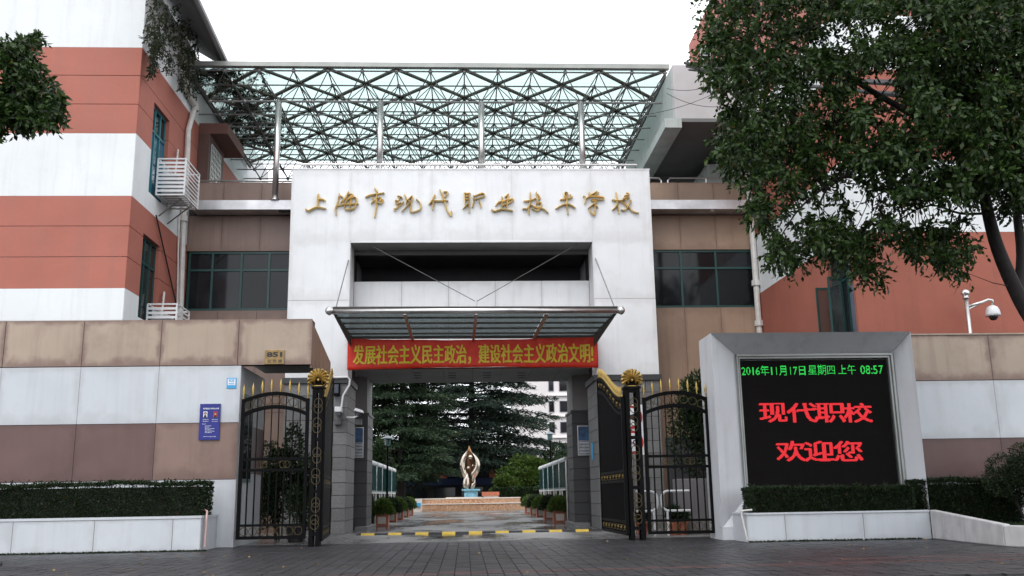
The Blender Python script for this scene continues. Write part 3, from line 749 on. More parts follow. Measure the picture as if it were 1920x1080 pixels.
for k, (yy, zz, dy) in enumerate(((yb - .02, zb - 1.25, .05), (yb - .85, zb - 1.1, -.25))):   # open casements
    c = MB(); x1_ = xo - .06; x0_ = x1_ - .55; zl = 4.0
    pa = Vector((x1_, yy, 0)); pb = Vector((x0_, yy + dy, 0))
    for p in (pa, pb): c.bar((p.x, p.y, zl), (p.x, p.y, zz), .06, .06)
    for z in (zl + .03, zz - .03): c.bar((pa.x, pa.y, z), (pb.x, pb.y, z), .05, .07)
    co = c.build('open_casement', GREENF, right)
    MB().quad((pa.x, pa.y + .001, zl), (pb.x, pb.y + .001, zl), (pb.x, pb.y + .001, zz), (pa.x, pa.y + .001, zz)).build('casement_glass', CGLASS, co)
MB().box(XR - .05, XR + .3, 45.0, 47.0, 22.5, 24.9).build('window', WGLASS, right)
# pale bridging volume high on the right
YU = 37.2; xu = 9.0; zu0 = at(1300, 222, YU).z; zu1 = at(1300, 122, YU).z
up = thing('upper_wing', (10, YU, zu0), 'pale overhanging upper wing with a dark soffit above the right terrace', 'building')
MB().box(xu, XR - .01, YU, 49.4, zu0, zu1).build('fascia', LBOX, up)
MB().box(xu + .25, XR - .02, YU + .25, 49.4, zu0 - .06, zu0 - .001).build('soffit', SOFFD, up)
MB().box(xu - .46, xu + .26, YU - .02, 49.4, zu0 - .42, zu0 - .003).build('edge_beam', CREAM, up)
MB().box(xu + .262, XR - .02, YU - .015, YU + .25, zu0 - .16, zu0 - .003).build('edge_beam', SOFFD, up)
MB().box(xu + .3, XR - .02, 44.5, 44.9, zu0 - .5, zu0 - .062).build('cross_beam', SOFFD, up)
MB().box(XR - 1.6, XR - .02, 41.5, 49.3, zw['t'], zu0 - .502).build('wall', CREAM, up)
MB().box(xu - .02, xu + .0, YU + .3, 49.3, zu0, zu1 - .02).build('cladding', CREAM, up)

# ================================================================== glass-roofed space frame
Y0, M_ = 38.6, 1.487; ZT, ZBt = 19.6, 18.49
X0 = -11.83; NX, NY = 14, 8
roof = thing('space_frame_roof', (-1, Y0, ZBt), 'steel space frame canopy with greenish glass roof high above the gateway', 'canopy roof')
T = lambda i, j: Vector((X0 + i * M_, Y0 + j * M_, ZT))
B = lambda i, j: Vector((X0 + (i + .5) * M_, Y0 + (j + .5) * M_, ZBt))
for j in range(NY + 1): MB().tube([T(0, j), T(NX, j)], .035, 6).build('top_chord', LSTEEL, roof)
for i in range(0, NX + 1): MB().tube([T(i, 0), T(i, NY)], .03, 6).build('top_chord', DSTEEL, roof)
for j in range(NY): MB().tube([B(0, j) - V(.9, 0, 0) if j else B(0, j), B(NX - 1, j) + V(.7, 0, 0)], .034 if j else .05, 6).build('bottom_chord', LSTEEL, roof)
for i in range(NX): MB().tube([B(i, 0), B(i, NY - 1)], .036, 6).build('bottom_chord', DSTEEL, roof)
rods = []
for j in range(NY):
    for i in range(NX):
        for (a, b) in ((0, 0), (1, 0), (0, 1), (1, 1)): rods.append((T(i + a, j + b), B(i, j)))
cyl = MB().tube([(0, 0, 0), (0, 0, 1)], 1, 6).mesh('web_rod'); cyl.materials.append(DSTEEL)
rest = MB()
for n_, (p, q) in enumerate(rods):
    if n_ < 290:
        o = bpy.data.objects.new('web_rod', cyl); COL.objects.link(o); d = q - p
        o.location = p; o.rotation_mode = 'QUATERNION'; o.rotation_quaternion = Vector((0, 0, 1)).rotation_difference(d.normalized()); o.scale = (.023, .023, d.length)
        adopt(o, roof)
    else: rest.tube([p, q], .024, 5)
rest.build('web_rods_far', DSTEEL, roof, kind='stuff')
node = MB().lathe((0, 0, 0), [(.03, -.09), (.085, -.05), (.1, 0), (.085, .05), (.03, .09)], 10).mesh('node', True); node.materials.append(LSTEEL)
for i in range(NX):
    for j in range(NY): share('node', node, roof, B(i, j))
for i in range(NX + 1):
    for j in (0, 1): share('node', node, roof, T(i, j))
db = []
for s in range(-NY, NX + 1):     # diagonal glazing beams, both ways
    if s % 2 == 0:
        lo = max(0, -s); hi = min(NY, NX - s)
        if hi > lo: db.append(((s + lo, lo), (s + hi, hi)))
for s in range(0, NX + NY + 1):
    if s % 2 == 0:
        lo = max(0, s - NX); hi = min(NY, s)
        if hi > lo: db.append(((s - lo, lo), (s - hi, hi)))
for (a, b) in db:
    MB().bar(T(*a) + V(0, 0, .10), T(*b) + V(0, 0, .10), .18, .07).build('glazing_beam', OSTEEL, roof)
MB().box(X0 - .2, X0 + NX * M_ + .15, Y0 - .28, Y0 - .02, ZT + .09, ZT + .30).build('edge_gutter', mat('gutter_metal', (.30, .31, .29), .45, metal=.5), roof)
for i in range(NX):
    for j in range(NY):
        piece('glass_pane', RGLASS, roof, X0 + i * M_ + .01, X0 + (i + 1) * M_ - .01, Y0 + j * M_ + .01, Y0 + (j + 1) * M_ - .01, ZT + .16, ZT + .175)
for s_ in (0, NX): MB().bar(T(s_, 0) - V(0, 0, .15), T(s_, NY) - V(0, 0, .15), .1, .22).build('edge_beam', DSTEEL, roof)
for i, j in enumerate((1, 2, 3, 4, 5, 6)):
    p = B(NX - 1, j); MB().tube([p, p + V(1.2, 0, 0)], .03, 6).build('wall_tie', DSTEEL, roof)
for k, px in enumerate((520, 712, 904, 1096)):
    i = round((at(px, 190, B(0, 0).y).x - X0) / M_ - .5); p = B(i, 0)
    zb_ = zw['b1'] if k == 0 else PZT + .05
    MB().tube([(p.x, p.y, zb_), (p.x, p.y, p.z - .05)], .135, 16).build('column', STEEL, roof, smooth=True)
    MB().tube([(p.x, p.y, zb_), (p.x, p.y, zb_ + .06)], .2, 16).build('column_base', STEEL, roof)
# iron arches just behind the top railing
arch = MB()
for k in range(20):
    cx = -6.6 + k * .73
    arch.tube([(cx + .36 * math.cos(t), 38.9, PZT + .02 + .62 * math.sin(t)) for t in np.linspace(0, math.pi, 9)], .022, 5)
arch.build('arched_rail', DSTEEL, None, label='row of low looping iron arches behind the gateway handrail', cat='railing')

# ================================================================== entrance canopy, cables, banner
can = thing('entrance_canopy', (.4, 36, 7.7), 'glass and stainless steel entrance canopy hung on cables above the red banner', 'canopy')
fa, fb = at(624, 583, 34.6), at(1158, 582, 34.6); ra, rb = at(660, 633, 37.9), at(1112, 631, 37.9)
MB().tube([fa, fb], .11, 14).build('front_tube', STEEL, can, smooth=True)
MB().bar(fa + V(0, 0, .13), fb + V(0, 0, .13), .14, .04).build('front_trim', DSTEEL, can)
for p, s in ((fa, -1), (fb, 1)):
    MB().lathe((p.x + s * .13, p.y, p.z), [(.01, -.17), (.1, -.12), (.15, -.04), (.15, .04), (.1, .12), (.01, .17)], 14).build('ball_end', STEEL, can, smooth=True)
    MB().tube([p, p + V(s * .02, 0, 0)], .13, 12).build('collar', STEEL, can)
MB().bar(ra, rb, .1, .12).build('rear_beam', DSTEEL, can)
lerp = lambda a, b, t: a + (b - a) * t
for k in range(1, 5):
    t = k / 5; MB().bar(lerp(fa, ra, t) - V(0, 0, .05), lerp(fb, rb, t) - V(0, 0, .05), .06, .07).build('purlin', DSTEEL, can)
for k, t in enumerate((0, .25, .5, .75, 1)):
    p, q = lerp(fa, fb, t), lerp(ra, rb, t)
    if k in (0, 4):
        MB().hexa([p + V(-.02, 0, .05), p + V(-.02, 0, -.05), q + V(-.02, 0, -.45), q + V(-.02, 0, .05)], [p + V(.02, 0, .05), p + V(.02, 0, -.05), q + V(.02, 0, -.45), q + V(.02, 0, .05)]).build('end_rib', DSTEEL, can)
        MB().bar(q + V(0, 0, -.45), q + V(0, 0, .1), .06).build('end_bracket', STEEL, can)
    else: MB().bar(p - V(0, 0, .09), q - V(0, 0, .11), .1, .12).build('rib', mat('warm_steel', (.42, .36, .32), .35, metal=.7), can)
ts = [0, .25, .5, .75, 1]
for a_, b_ in zip(ts[:-1], ts[1:]):
    for c_, d_ in zip((0, .2, .4, .6, .8), (.2, .4, .6, .8, 1)):
        P = lambda u, w: lerp(lerp(fa, fb, u), lerp(ra, rb, u), w) + V(0, 0, .03)
        g4 = [P(a_ + .003, c_ + .01), P(b_ - .003, c_ + .01), P(b_ - .003, d_), P(a_ + .003, d_)]
        MB().hexa([p + V(0, 0, 0) for p in g4], [p + V(0, 0, .012) for p in g4]).build('glass_pane', CGLASS, can)
mid = lerp(fa, fb, .5) + V(0, 0, .14)
for px, py in ((693, 454), (1083, 456)):
    p = at(px, py, 38.3); p.z = OZT - .01
    MB().tube([mid + V(0, 0, .2), p], .014, 6).build('cable', DSTEEL, can)
MB().tube([mid, mid + V(0, 0, .28)], .035, 8).build('cable_clevis', STEEL, can)
MB().tube([lerp(fa, fb, .01) + V(0, 0, .1), at(657, 474, 38.6)], .024, 6).build('stay_rod', LSTEEL, can)
MB().tube([lerp(fa, fb, .99) + V(0, 0, .1), at(1111, 470, 38.6)], .024, 6).build('stay_rod', LSTEEL, can)
# banner
ban = thing('banner', (.4, 37.8, 6), 'long red cloth banner with yellow Chinese slogan under the glass canopy', 'banner')
bl, br = at(652, 637, 37.75), at(1120, 633, 37.75); blb, brb = at(653, 693, 37.75), at(1119, 690, 37.75)
def bwarp(x, z):
    u = (x - bl.x) / (br.x - bl.x); w = math.sin(u * math.pi)
    sag = -.06 * w * (1 if z > 6.9 else .2)
    return (.045 * math.sin(u * 23 + z * 1.5) + .04 * math.sin(u * 9 + z * 3) + .022 * math.sin(u * 61 + z * 2) + .012 * math.sin(u * 140 - z * 4), sag)
zt_b, zb_b = bl.z + .02, blb.z
mb = MB(); nxb, nzb = 120, 8
for i in range(nxb + 1):
    for j in range(nzb + 1):
        x = bl.x + (br.x - bl.x) * i / nxb; z = zb_b + (zt_b - zb_b) * j / nzb
        dy, dz = bwarp(x, z); e = (abs(i / nxb - .5) * 2) ** 8 * .05 * (j / nzb - .5); mb.v.append((x, 37.75 + dy, z + dz * j / nzb + .05 * math.sin(i / nxb * math.pi) * (1 - j / nzb) + e))
for i in range(nxb):
    for j in range(nzb):
        a = i * (nzb + 1) + j; mb.f.append((a, a + nzb + 1, a + nzb + 2, a + 1))
o = mb.build('cloth', FAB, ban, smooth=True); sm = o.modifiers.new('solid', 'SOLIDIFY'); sm.thickness = .006; sm.offset = 1
tl, tr = at(663, 645, 37.72), at(1111, 645, 37.72); tb = at(888, 682, 37.72).z; tt = at(888, 646, 37.72).z
for k, (dx, dz_) in enumerate(((-.017, -.008), (.017, -.008), (-.008, .010), (.008, .010))):     # heavy strokes: the print laid four times, slightly shifted
    text_obj('slogan', '发展社会主义民主政治，建设社会主义政治文明!', YEL, ban, tl.x + dx, tr.x + dx, tb + dz_, tt + dz_, 37.715 - .002 * k, 0, lambda x, z: (bwarp(x, z)[0], 0))
# the school's name in brush-script relief characters
sign = thing('name_sign', (.4, YF, 12.9), 'row of eleven gold brush-script characters on the white gateway', 'sign')
def catmull(pts, k=5):
    if len(pts) < 3: return [tuple(np.array(pts[0]) + (np.array(pts[-1]) - np.array(pts[0])) * t / k) for t in range(k + 1)]
    P = [np.array(p, float) for p in pts]; P = [2 * P[0] - P[1]] + P + [2 * P[-1] - P[-2]]; o = []
    for i in range(1, len(P) - 2):
        for t in range(k):
            t = t / k; o.append(tuple(.5 * ((2 * P[i]) + (-P[i - 1] + P[i + 1]) * t + (2 * P[i - 1] - 5 * P[i] + 4 * P[i + 1] - P[i + 2]) * t * t + (-P[i - 1] + 3 * P[i] - 3 * P[i + 1] + P[i + 2]) * t ** 3)))
    o.append(tuple(P[-2])); return o
def brush(mb, pts, Y, w, depth, taper=(.65, .55), back=None):
    """raised brush stroke on the plane y=Y: flat foot, ridged crown"""
    p = catmull(pts); n = len(p); base = len(mb.v); back = Y if back is None else back
    for i, (x, z) in enumerate(p):
        a = np.array(p[max(i - 1, 0)]); b = np.array(p[min(i + 1, n - 1)]); d = b - a; d = d / (np.linalg.norm(d) + 1e-9)
        nrm = np.array([-d[1], d[0]]); t = i / (n - 1)
        ww = w / 2 * (taper[0] + (1 - taper[0]) * min(1, t * 4)) * (taper[1] + (1 - taper[1]) * min(1, (1 - t) * 3))
        for off, yy in ((-ww, back), (-ww, Y - depth * .55), (0, Y - depth), (ww, Y - depth * .55), (ww, back)):
            mb.v.append((x + nrm[0] * off, yy, z + nrm[1] * off))
    for i in range(n - 1):
        for k in range(5):
            k2 = (k + 1) % 5; a = base + i * 5; mb.f.append((a + k, a + k2, a + 5 + k2, a + 5 + k))
    mb.f.append(tuple(base + k for k in range(5))); mb.f.append(tuple(base + (n - 1) * 5 + k for k in reversed(range(5))))
CH = [
 (565, [((300, 225), (290, 330), (280, 440)), ((310, 315), (365, 318), (412, 342)), ((78, 482), (140, 512), (260, 455), (430, 478))], 44),
 (565, [((650, 215), (685, 268), (718, 282)), ((645, 270), (620, 400), (588, 480), (600, 590)), ((815, 185), (760, 290), (680, 380)), ((800, 232), (882, 238), (790, 330), (735, 415)),
        ((770, 340), (935, 285), (912, 468), (755, 480), (775, 345)), ((620, 430), (740, 405), (985, 395)), ((855, 310), (830, 468))], 32),
 (565, [((1262, 120), (1280, 150), (1305, 190)), ((1097, 282), (1200, 245), (1428, 208)), ((1290, 195), (1290, 400), (1255, 628)), ((1215, 285), (1250, 330), (1198, 392)), ((1310, 300), (1365, 295), (1350, 335), (1402, 332), (1370, 385), (1312, 382))], 34),
 (730, [((140, 258), (185, 268), (228, 300)), ((180, 285), (150, 345), (108, 340), (130, 400), (210, 378)), ((78, 492), (150, 452), (252, 360)), ((80, 482), (108, 515)), ((262, 232), (300, 330), (290, 402)),
        ((312, 340), (392, 262), (372, 362), (208, 530)), ((310, 330), (370, 375)), ((388, 300), (375, 420), (372, 535), (525, 490), (532, 380), (460, 315))], 28),
 (730, [((782, 238), (740, 325), (680, 408)), ((750, 315), (755, 400), (745, 495)), ((750, 345), (880, 345), (1012, 343)), ((868, 148), (930, 300), (990, 500), (1055, 606)), ((1055, 600), (1066, 515)), ((930, 190), (1000, 200), (948, 285))], 34),
 (730, [((1278, 212), (1392, 218)), ((1290, 215), (1300, 405)), ((1300, 268), (1370, 262)), ((1300, 322), (1362, 316)), ((1262, 482), (1330, 412), (1380, 372)), ((1370, 205), (1368, 545)),
        ((1445, 245), (1440, 345)), ((1450, 268), (1590, 212), (1622, 262), (1450, 328)), ((1452, 340), (1440, 400), (1418, 458)), ((1538, 340), (1560, 400), (1565, 460))], 29),
 (895, [((312, 432), (360, 372), (440, 350), (602, 312), (570, 362), (435, 432)), ((420, 268), (420, 455)), ((532, 220), (515, 330), (500, 455)), ((470, 282), (530, 228)), ((242, 488), (300, 522), (430, 488), (608, 512))], 36),
 (895, [((788, 350), (900, 340), (1002, 302)), ((905, 195), (900, 380), (868, 470), (770, 478)), ((862, 440), (890, 570)), ((1005, 190), (1030, 300), (1010, 405)), ((1030, 230), (1072, 298), (1020, 322)),
        ((1015, 402), (1082, 372), (1090, 430), (1030, 512), (930, 470)), ((900, 410), (1010, 455), (1130, 480), (1218, 552))], 32),
 (895, [((1500, 195), (1492, 255), (1530, 265), (1540, 205), (1500, 195)), ((1530, 250), (1530, 400), (1550, 572)), ((1415, 326), (1560, 300), (1632, 272)), ((1588, 238), (1612, 272)), ((1338, 482), (1440, 422), (1560, 405), (1640, 440), (1682, 472))], 34),
 (1010, [((758, 258), (800, 290), (785, 395)), ((862, 190), (882, 242), (1000, 178)), ((1028, 195), (950, 255)), ((805, 310), (880, 270), (1088, 278), (1090, 322), (895, 322)), ((900, 335), (990, 352), (930, 402), (845, 472)),
         ((935, 400), (1012, 458)), ((955, 400), (965, 485), (940, 588), (880, 520), (868, 468))], 30),
 (1010, [((1320, 195), (1340, 330), (1370, 562)), ((1250, 325), (1350, 342), (1440, 335)), ((1258, 502), (1320, 440), (1352, 370)), ((1500, 198), (1542, 232), (1460, 262)), ((1438, 300), (1500, 288), (1556, 290)),
         ((1420, 335), (1490, 305), (1475, 395)), ((1556, 330), (1585, 352)), ((1400, 350), (1535, 445), (1600, 520), (1712, 552)), ((1578, 335), (1530, 430), (1480, 500), (1405, 495))], 30),
]
for ox, strokes, w in CH:
    mb = MB()
    for st in strokes:
        pts = [(lambda p: (p.x, p.z))(at(ox + a / 9.143, 340 + b / 9.143, YF)) for a, b in st]
        k = .78
        brush(mb, pts, YF - .04, w / 9.143 * 38 / 1814 * .98, .12, back=YF - .002)
    mb.build('character', GOLDL, sign)

# ================================================================== left boundary wall and gatehouse fascia
YW = 29.2
wl = thing('boundary_wall', (-12, YW, 0), 'long left wall of beige, white and brown panels with the gatehouse roof at its end', 'wall')
zA, zB, zC, zD = [at(200, y, YW).z for y in (600, 687, 795, 902)]
XW1 = at(445, 850, YW).x; XE = at(585, 645, YW).x
MB().box(-24, XW1 - .03, YW + .03, YW + .5, 0, zB).box(-24, XE - .02, YW + .03, YW + .6, zB + .04, zA - .02).build('wall_core', JOINT, wl)
step = (at(302, 700, YW).x - at(158, 640, YW).x)
js = [at(302, 640, YW).x, at(447, 640, YW).x]; d_ = js[1] - js[0]
xs = [js[0] - d_ * k for k in (5, 4, 3, 2, 1)] + js
rowpanels(wl, BEIGE, xs + [XE], [zB + .0, zA], YW + .03, .03, .016)
xs2 = xs[:-1] + [XW1]
rowpanels(wl, WHITE_D, xs2, [zC, zB - .012], YW + .03, .03, .010)
rowpanels(wl, MAUVE, xs2[:-1], [zD, zC - .006], YW + .03, .03, .012)
rowpanels(wl, MAUVEL, xs2[-2:], [zD, zC - .006], YW + .03, .03, .012)
rowpanels(wl, WHITE_D, xs2, [0, zD - .006], YW + .03, .03, .010)
# wall end and gatehouse side wall seen through the side gate
piece('panel', WHITE_D, wl, XW1 - .029, XW1, YW + .031, YW + .5, 0, zB - .02)
gx = XW1; 
MB().box(gx - .3, gx - .02, YW + .5, YW + 3.6, 0, zB).build('side_wall', WHITE_D, wl)
MB().box(gx - .02, gx - .0, YW + 1.9, YW + 3.6, zD + .2, zC).build('side_wall_stripe', MAUVE, wl)
wf = MB().box(gx - .02, gx + .02, YW + .6, YW + 1.85, 1.9, 4.6).build('window', GREENF, wl)
MB().box(gx + .021, gx + .025, YW + .68, YW + 1.2, 2.0, 4.5).box(gx + .021, gx + .025, YW + 1.27, YW + 1.78, 2.0, 4.5).build('pane', WGLASS, wf)
# soffit of the roof slab, return face that slopes down
MB().box(XW1 - .1, XE - .03, YW + .6, YW + 4.0, zB + .25, zB + .4).build('roof_slab', SOFFD, wl)
q0, q1 = at(584, 689, YW), at(585, 601, YW)
r1, r0 = at(620, 680, YW + 3.0), at(620, 708, YW + 3.0)
nf = 5
for k in range(nf):
    t0_, t1_ = k / nf + .004, (k + 1) / nf - .004
    A_ = lerp(q0 + V(.0, .03, 0), r0, t0_); B_ = lerp(q0 + V(.0, .03, 0), r0, t1_); C_ = lerp(q1 + V(0, .03, 0), r1, t1_); D_ = lerp(q1 + V(0, .03, 0), r1, t0_)
    MB().hexa([A_, B_, C_, D_], [p + V(-.06, .03, 0) for p in (A_, B_, C_, D_)]).build('return_panel', BROWN, wl)
hang = [q0 + V(0, .6, -.0), r0, V(XW1, YW + 4, zB), V(XW1, YW + .6, zB)]
# the fittings on that wall
pl = thing('number_plate', at(515, 669, YW - .05), 'brass house number plate reading 851 above the left side gate', 'sign')
c0, c1 = at(496, 683, YW - .05), at(533, 656, YW - .05)
MB().box(c0.x, c1.x, YW - .06, YW - .005, c0.z, c1.z).build('plate', BRASS, pl, bevel=.01)
text_obj('number', '851', PRINTK, pl, at(500, 669, YW - .06).x, at(529, 669, YW - .06).x, at(515, 669.5, YW - .06).z, at(515, 660, YW - .06).z, YW - .064, .05)
text_obj('street_name', '云 光 路', PRINTK, pl, at(501, 679, YW - .06).x, at(529, 679, YW - .06).x, at(515, 680, YW - .06).z, at(515, 674, YW - .06).z, YW - .064, .015)
nb_ = thing('notice_board', at(395, 790, YW - .05), 'royal blue notice board with two portrait photos on the left wall', 'sign')
c0, c1 = at(372, 825, YW - .05), at(415, 757, YW - .05)
MB().box(c0.x, c1.x - .02, YW - .06, YW - .005, c0.z, c1.z).build('board', BLUE, nb_)
def on(px, py): return at(px, py, YW - .062)
def line(parent, x0, x1, y, m, h=2.2, s=None):
    s = s or '现代职业技术学校公告栏'
    a, b = on(x0, y + h / 2), on(x1, y - h / 2); text_obj('text_line', s, m, parent, a.x, b.x, a.z, b.z, YW - .063, .02)
line(nb_, 381, 411, 766, PRINTW, 3.4)
SKIN = mat('photo_skin_print', (.45, .25, .18), .5); 
for (xa, bgm, hair) in ((381, PRINTW, PRINTK), (400, SIGNR, PRINTK)):
    a, b = on(xa, 783), on(xa + 8, 771.5); fr = MB().box(a.x, b.x, YW - .063, YW - .061, a.z, b.z).build('portrait', bgm, nb_)
    cx = (a.x + b.x) / 2; cz = (a.z + b.z) / 2
    MB().lathe((cx, YW - .066, cz + .03), [(.045, 0), (.04, -.001)], 12, 'y').build('hair', hair, fr); MB().lathe((cx, YW - .069, cz + .015), [(.033, 0), (.03, -.001)], 12, 'y').build('face', SKIN, fr)
    MB().quad((cx - .05, YW - .066, a.z), (cx + .05, YW - .066, a.z), (cx + .03, YW - .066, cz - .02), (cx - .03, YW - .066, cz - .02)).build('clothes', PRINTK, fr)
for k, (a, b, y) in enumerate(((380, 391, 786.5), (397, 408, 786.5), (380, 391, 790), (397, 408, 790), (379, 386, 795), (384, 396, 798.5), (384, 392, 801), (384, 402, 803.7), (384, 396, 806), (384, 402, 808.5), (384, 397, 811), (381, 405, 818.5))):
    line(nb_, a, b, y, PRINTW, 1.5, '学校公示内容' if k % 2 else '负责人联系方式')
st = thing('wall_sticker', at(433, 718, YW - .03), 'small white and light blue square plate on the left wall by the gate', 'sign')
a, b = on(424, 728), on(443, 708)
MB().box(a.x, b.x, YW - .02, YW - .003, a.z, b.z).build('plate', PRINTB, st)
c = .03; MB().box(a.x + c, b.x - c, YW - .024, YW - .021, a.z + .1, b.z - c).build('panel', PRINTW, st)
text_obj('letters', 'SOS', PRINTB, st, a.x + .06, b.x - .06, a.z + .2, b.z - .04, YW - .028, .04)
text_obj('small_print', '安全服务', PRINTB, st, a.x + .06, b.x - .06, a.z + .12, a.z + .17, YW - .028, .02)
# left planter
lp = thing('planter', (-12, 27.4, 0), 'low white panelled planter box with a clipped hedge, at the left', 'planter')
XP = at(376, 1000, 27.4).x; zp = at(200, 970, 27.4).z
MB().box(-24, XP - .03, 27.43, 29.1, 0, zp - .12).build('core', SOIL, lp)
jx = [at(x, 1000, 27.4).x for x in (176, 323)]
rowpanels(lp, WHITE_D, [-24, -20.5, -18.3, -16.1, jx[0] - 2.2, jx[0], jx[1], XP], [0, zp - .07], 27.43, .03, .012)
piece('side_panel', WHITE_D, lp, XP - .029, XP, 27.431, 29.15, 0, zp - .07)
MB().box(-24, XP + .02, 27.38, 27.55, zp - .07, zp).box(XP - .15, XP + .02, 27.551, 29.15, zp - .07, zp).build('coping', WHITE_D, lp)
zh = at(200, 905, 27.6).z
hedge('hedge', -15.5, XP - .02, 27.56, 28.7, zp - .1, zh, LEAFD, 'dark clipped box hedge in the left white planter', 30000, .06)
pp = thing('bent_pipe', (XP, 27.6, 0), 'small bent white water pipe at the end of the left planter', 'pipe')
MB().tube([(XP - .3, 27.9, zp + .1), (XP - .05, 27.85, zp + .15), (XP + .07, 27.7, zp + .12), (XP + .09, 27.6, zp - .1), (XP + .09, 27.55, .1)], .03, 8).build('tube', mat('pinkish_pipe', (.5, .33, .31), .5), pp)

# ================================================================== LED monument on the right
YM = 27.9
mon = thing('led_sign', (10, YM, 0), 'large black LED screen in a pale frame with green date and red Chinese greeting', 'sign')
OL = lambda px, py: at(px, py, YM)
xo0, xo1 = at(1343, 800, YM).x, at(1722, 760, YM).x; zo1 = at(1520, 623, YM).z; zo0 = at(1345, 1000, YM).z
Yi = YM + .62; xi0, xi1 = at(1381, 700, Yi).x, at(1668, 690, Yi).x; zi1 = at(1520, 664, Yi).z; zi0 = at(1400, 935, Yi).z
xi0 = at(1388, 800, Yi).x; xi1 = at(1683, 780, Yi).x
zo0 = max(zo0, .35)
def frus(name, a, b, c, d):
    back = [Vector(p) + V(0, .5, 0) for p in (a, b, c, d)]
    return MB().hexa([a, b, c, d], back).build(name, MON, mon)
g2 = .006
O = [V(xo0, YM, zo0), V(xo1, YM, zo0), V(xo1, YM, zo1), V(xo0, YM, zo1)]; I = [V(xi0, Yi, zi0), V(xi1, Yi, zi0), V(xi1, Yi, zi1), V(xi0, Yi, zi1)]
MB().hexa([I[0], I[1], O[1], O[0]], [p + V(0, .3, 0) for p in (I[0], I[1], O[1], O[0])]).build('frame_bottom', MON, mon)
MB().hexa([O[1] + V(0, 0, g2), I[1] + V(0, 0, g2), I[2] - V(0, 0, g2), O[2] - V(0, 0, g2)], [p + V(0, .3, 0) for p in (O[1], I[1], I[2], O[2])]).build('frame_side', MON, mon)
MB().hexa([O[2] - V(g2, 0, 0), I[2] - V(g2, 0, 0), I[3] + V(g2, 0, 0), O[3] + V(g2, 0, 0)], [p + V(0, .3, 0) for p in (O[2], I[2], I[3], O[3])]).build('frame_top', MON, mon)
MB().hexa([O[0] + V(0, 0, g2), O[3] - V(0, 0, g2), I[3] - V(0, 0, g2), I[0] + V(0, 0, g2)], [p + V(0, .3, 0) for p in (O[0], O[3], I[3], I[0])]).build('frame_side', MON, mon)
MB().box(xo0 + .006, xo1 - .006, Yi + .25, YM + 1.5, 0, zo1 - .006).build('body', MON, mon)
MB().box(xo0 - .001, xo0 + .0, YM + .31, Yi + .249, 0, zo1 - .01).build('side_cladding', MON, mon)
MB().box(xo0, xo1, YM + .002, YM + .3, 0, zo0 - .01).build('plinth', MON, mon)
# inner steel trims around the screen
for k, (dd, yy) in enumerate(((.0, 0), (.07, .06))):
    t = MB(); a0, a1, b0, b1 = xi0 + dd, xi1 - dd, zi0 + dd * .6, zi1 - dd; w_ = .06
    t.box(a0, a1, Yi - .1 + yy, Yi + .2, b1 - w_, b1).box(a0, a1, Yi - .1 + yy, Yi + .2, b0, b0 + w_ * .6)
    t.box(a0, a0 + w_ * .7, Yi - .098 + yy, Yi + .19, b0, b1).box(a1 - w_, a1, Yi - .098 + yy, Yi + .19, b0, b1)
    t.build('inner_trim', mat('grey_trim', (.30, .31, .30), .4, metal=.4), mon)
Ys = Yi + .02
sx0, sx1, sz0, sz1 = at(1391, 800, Ys).x, at(1671, 780, Ys).x, zi0 + .1, at(1520, 675, Ys).z
scr = MB().box(sx0, sx1, Ys, Ys + .1, sz0, sz1).build('screen', mat('black_led_panel', (.005, .004, .004), .7, spec=.08), mon)
seam = MB()
for k in range(1, 9): xk = sx0 + (sx1 - sx0) * k / 9; seam.box(xk - .004, xk + .004, Ys - .003, Ys - .001, sz0, sz1)
for k in range(1, 9): zk = sz0 + (sz1 - sz0) * k / 9; seam.box(sx0, sx1, Ys - .0035, Ys - .0011, zk - .004, zk + .004)
seam.build('module_seams', mat('led_seam', (.0085, .008, .008), .7, spec=.1), scr, kind='stuff')
GR = emis('green_led', (.01, 1.0, .10), .5); RL = emis('red_led', (1.0, .003, .014), .62)
def scrtext(s, px0, px1, py0, py1, m, bold, pitch, name):
    Yt = Ys - .012; a, b = at(px0, py1, Yt), at(px1, py0, Yt)
    dot_text(name, s, m, scr, a.x, b.x, at((px0 + px1) / 2, py1, Yt).z, at((px0 + px1) / 2, py0, Yt).z, Yt, pitch, 0, grow=1 if bold else 0)
scrtext('2016年11月17日', 1391, 1509, 685, 704, GR, .0, .02, 'date_text')
scrtext('星期四', 1516, 1565, 684, 703, GR, .0, .02, 'weekday_text')
scrtext('上午', 1572, 1604, 684, 702, GR, .0, .02, 'half_day_text')
scrtext('08:57', 1614, 1655, 685, 701, GR, .0, .02, 'clock_text')
for ch, a, b in (('现', 1425, 1474), ('代', 1477, 1532), ('职', 1532, 1583), ('校', 1584, 1633)):
    scrtext(ch, a, b, 756, 792, RL, .028, .021, 'greeting_character')
for ch, a, b in (('欢', 1457, 1508), ('迎', 1510, 1562), ('您', 1565, 1615)):
    scrtext(ch, a, b, 827, 865, RL, .028, .021, 'greeting_character')
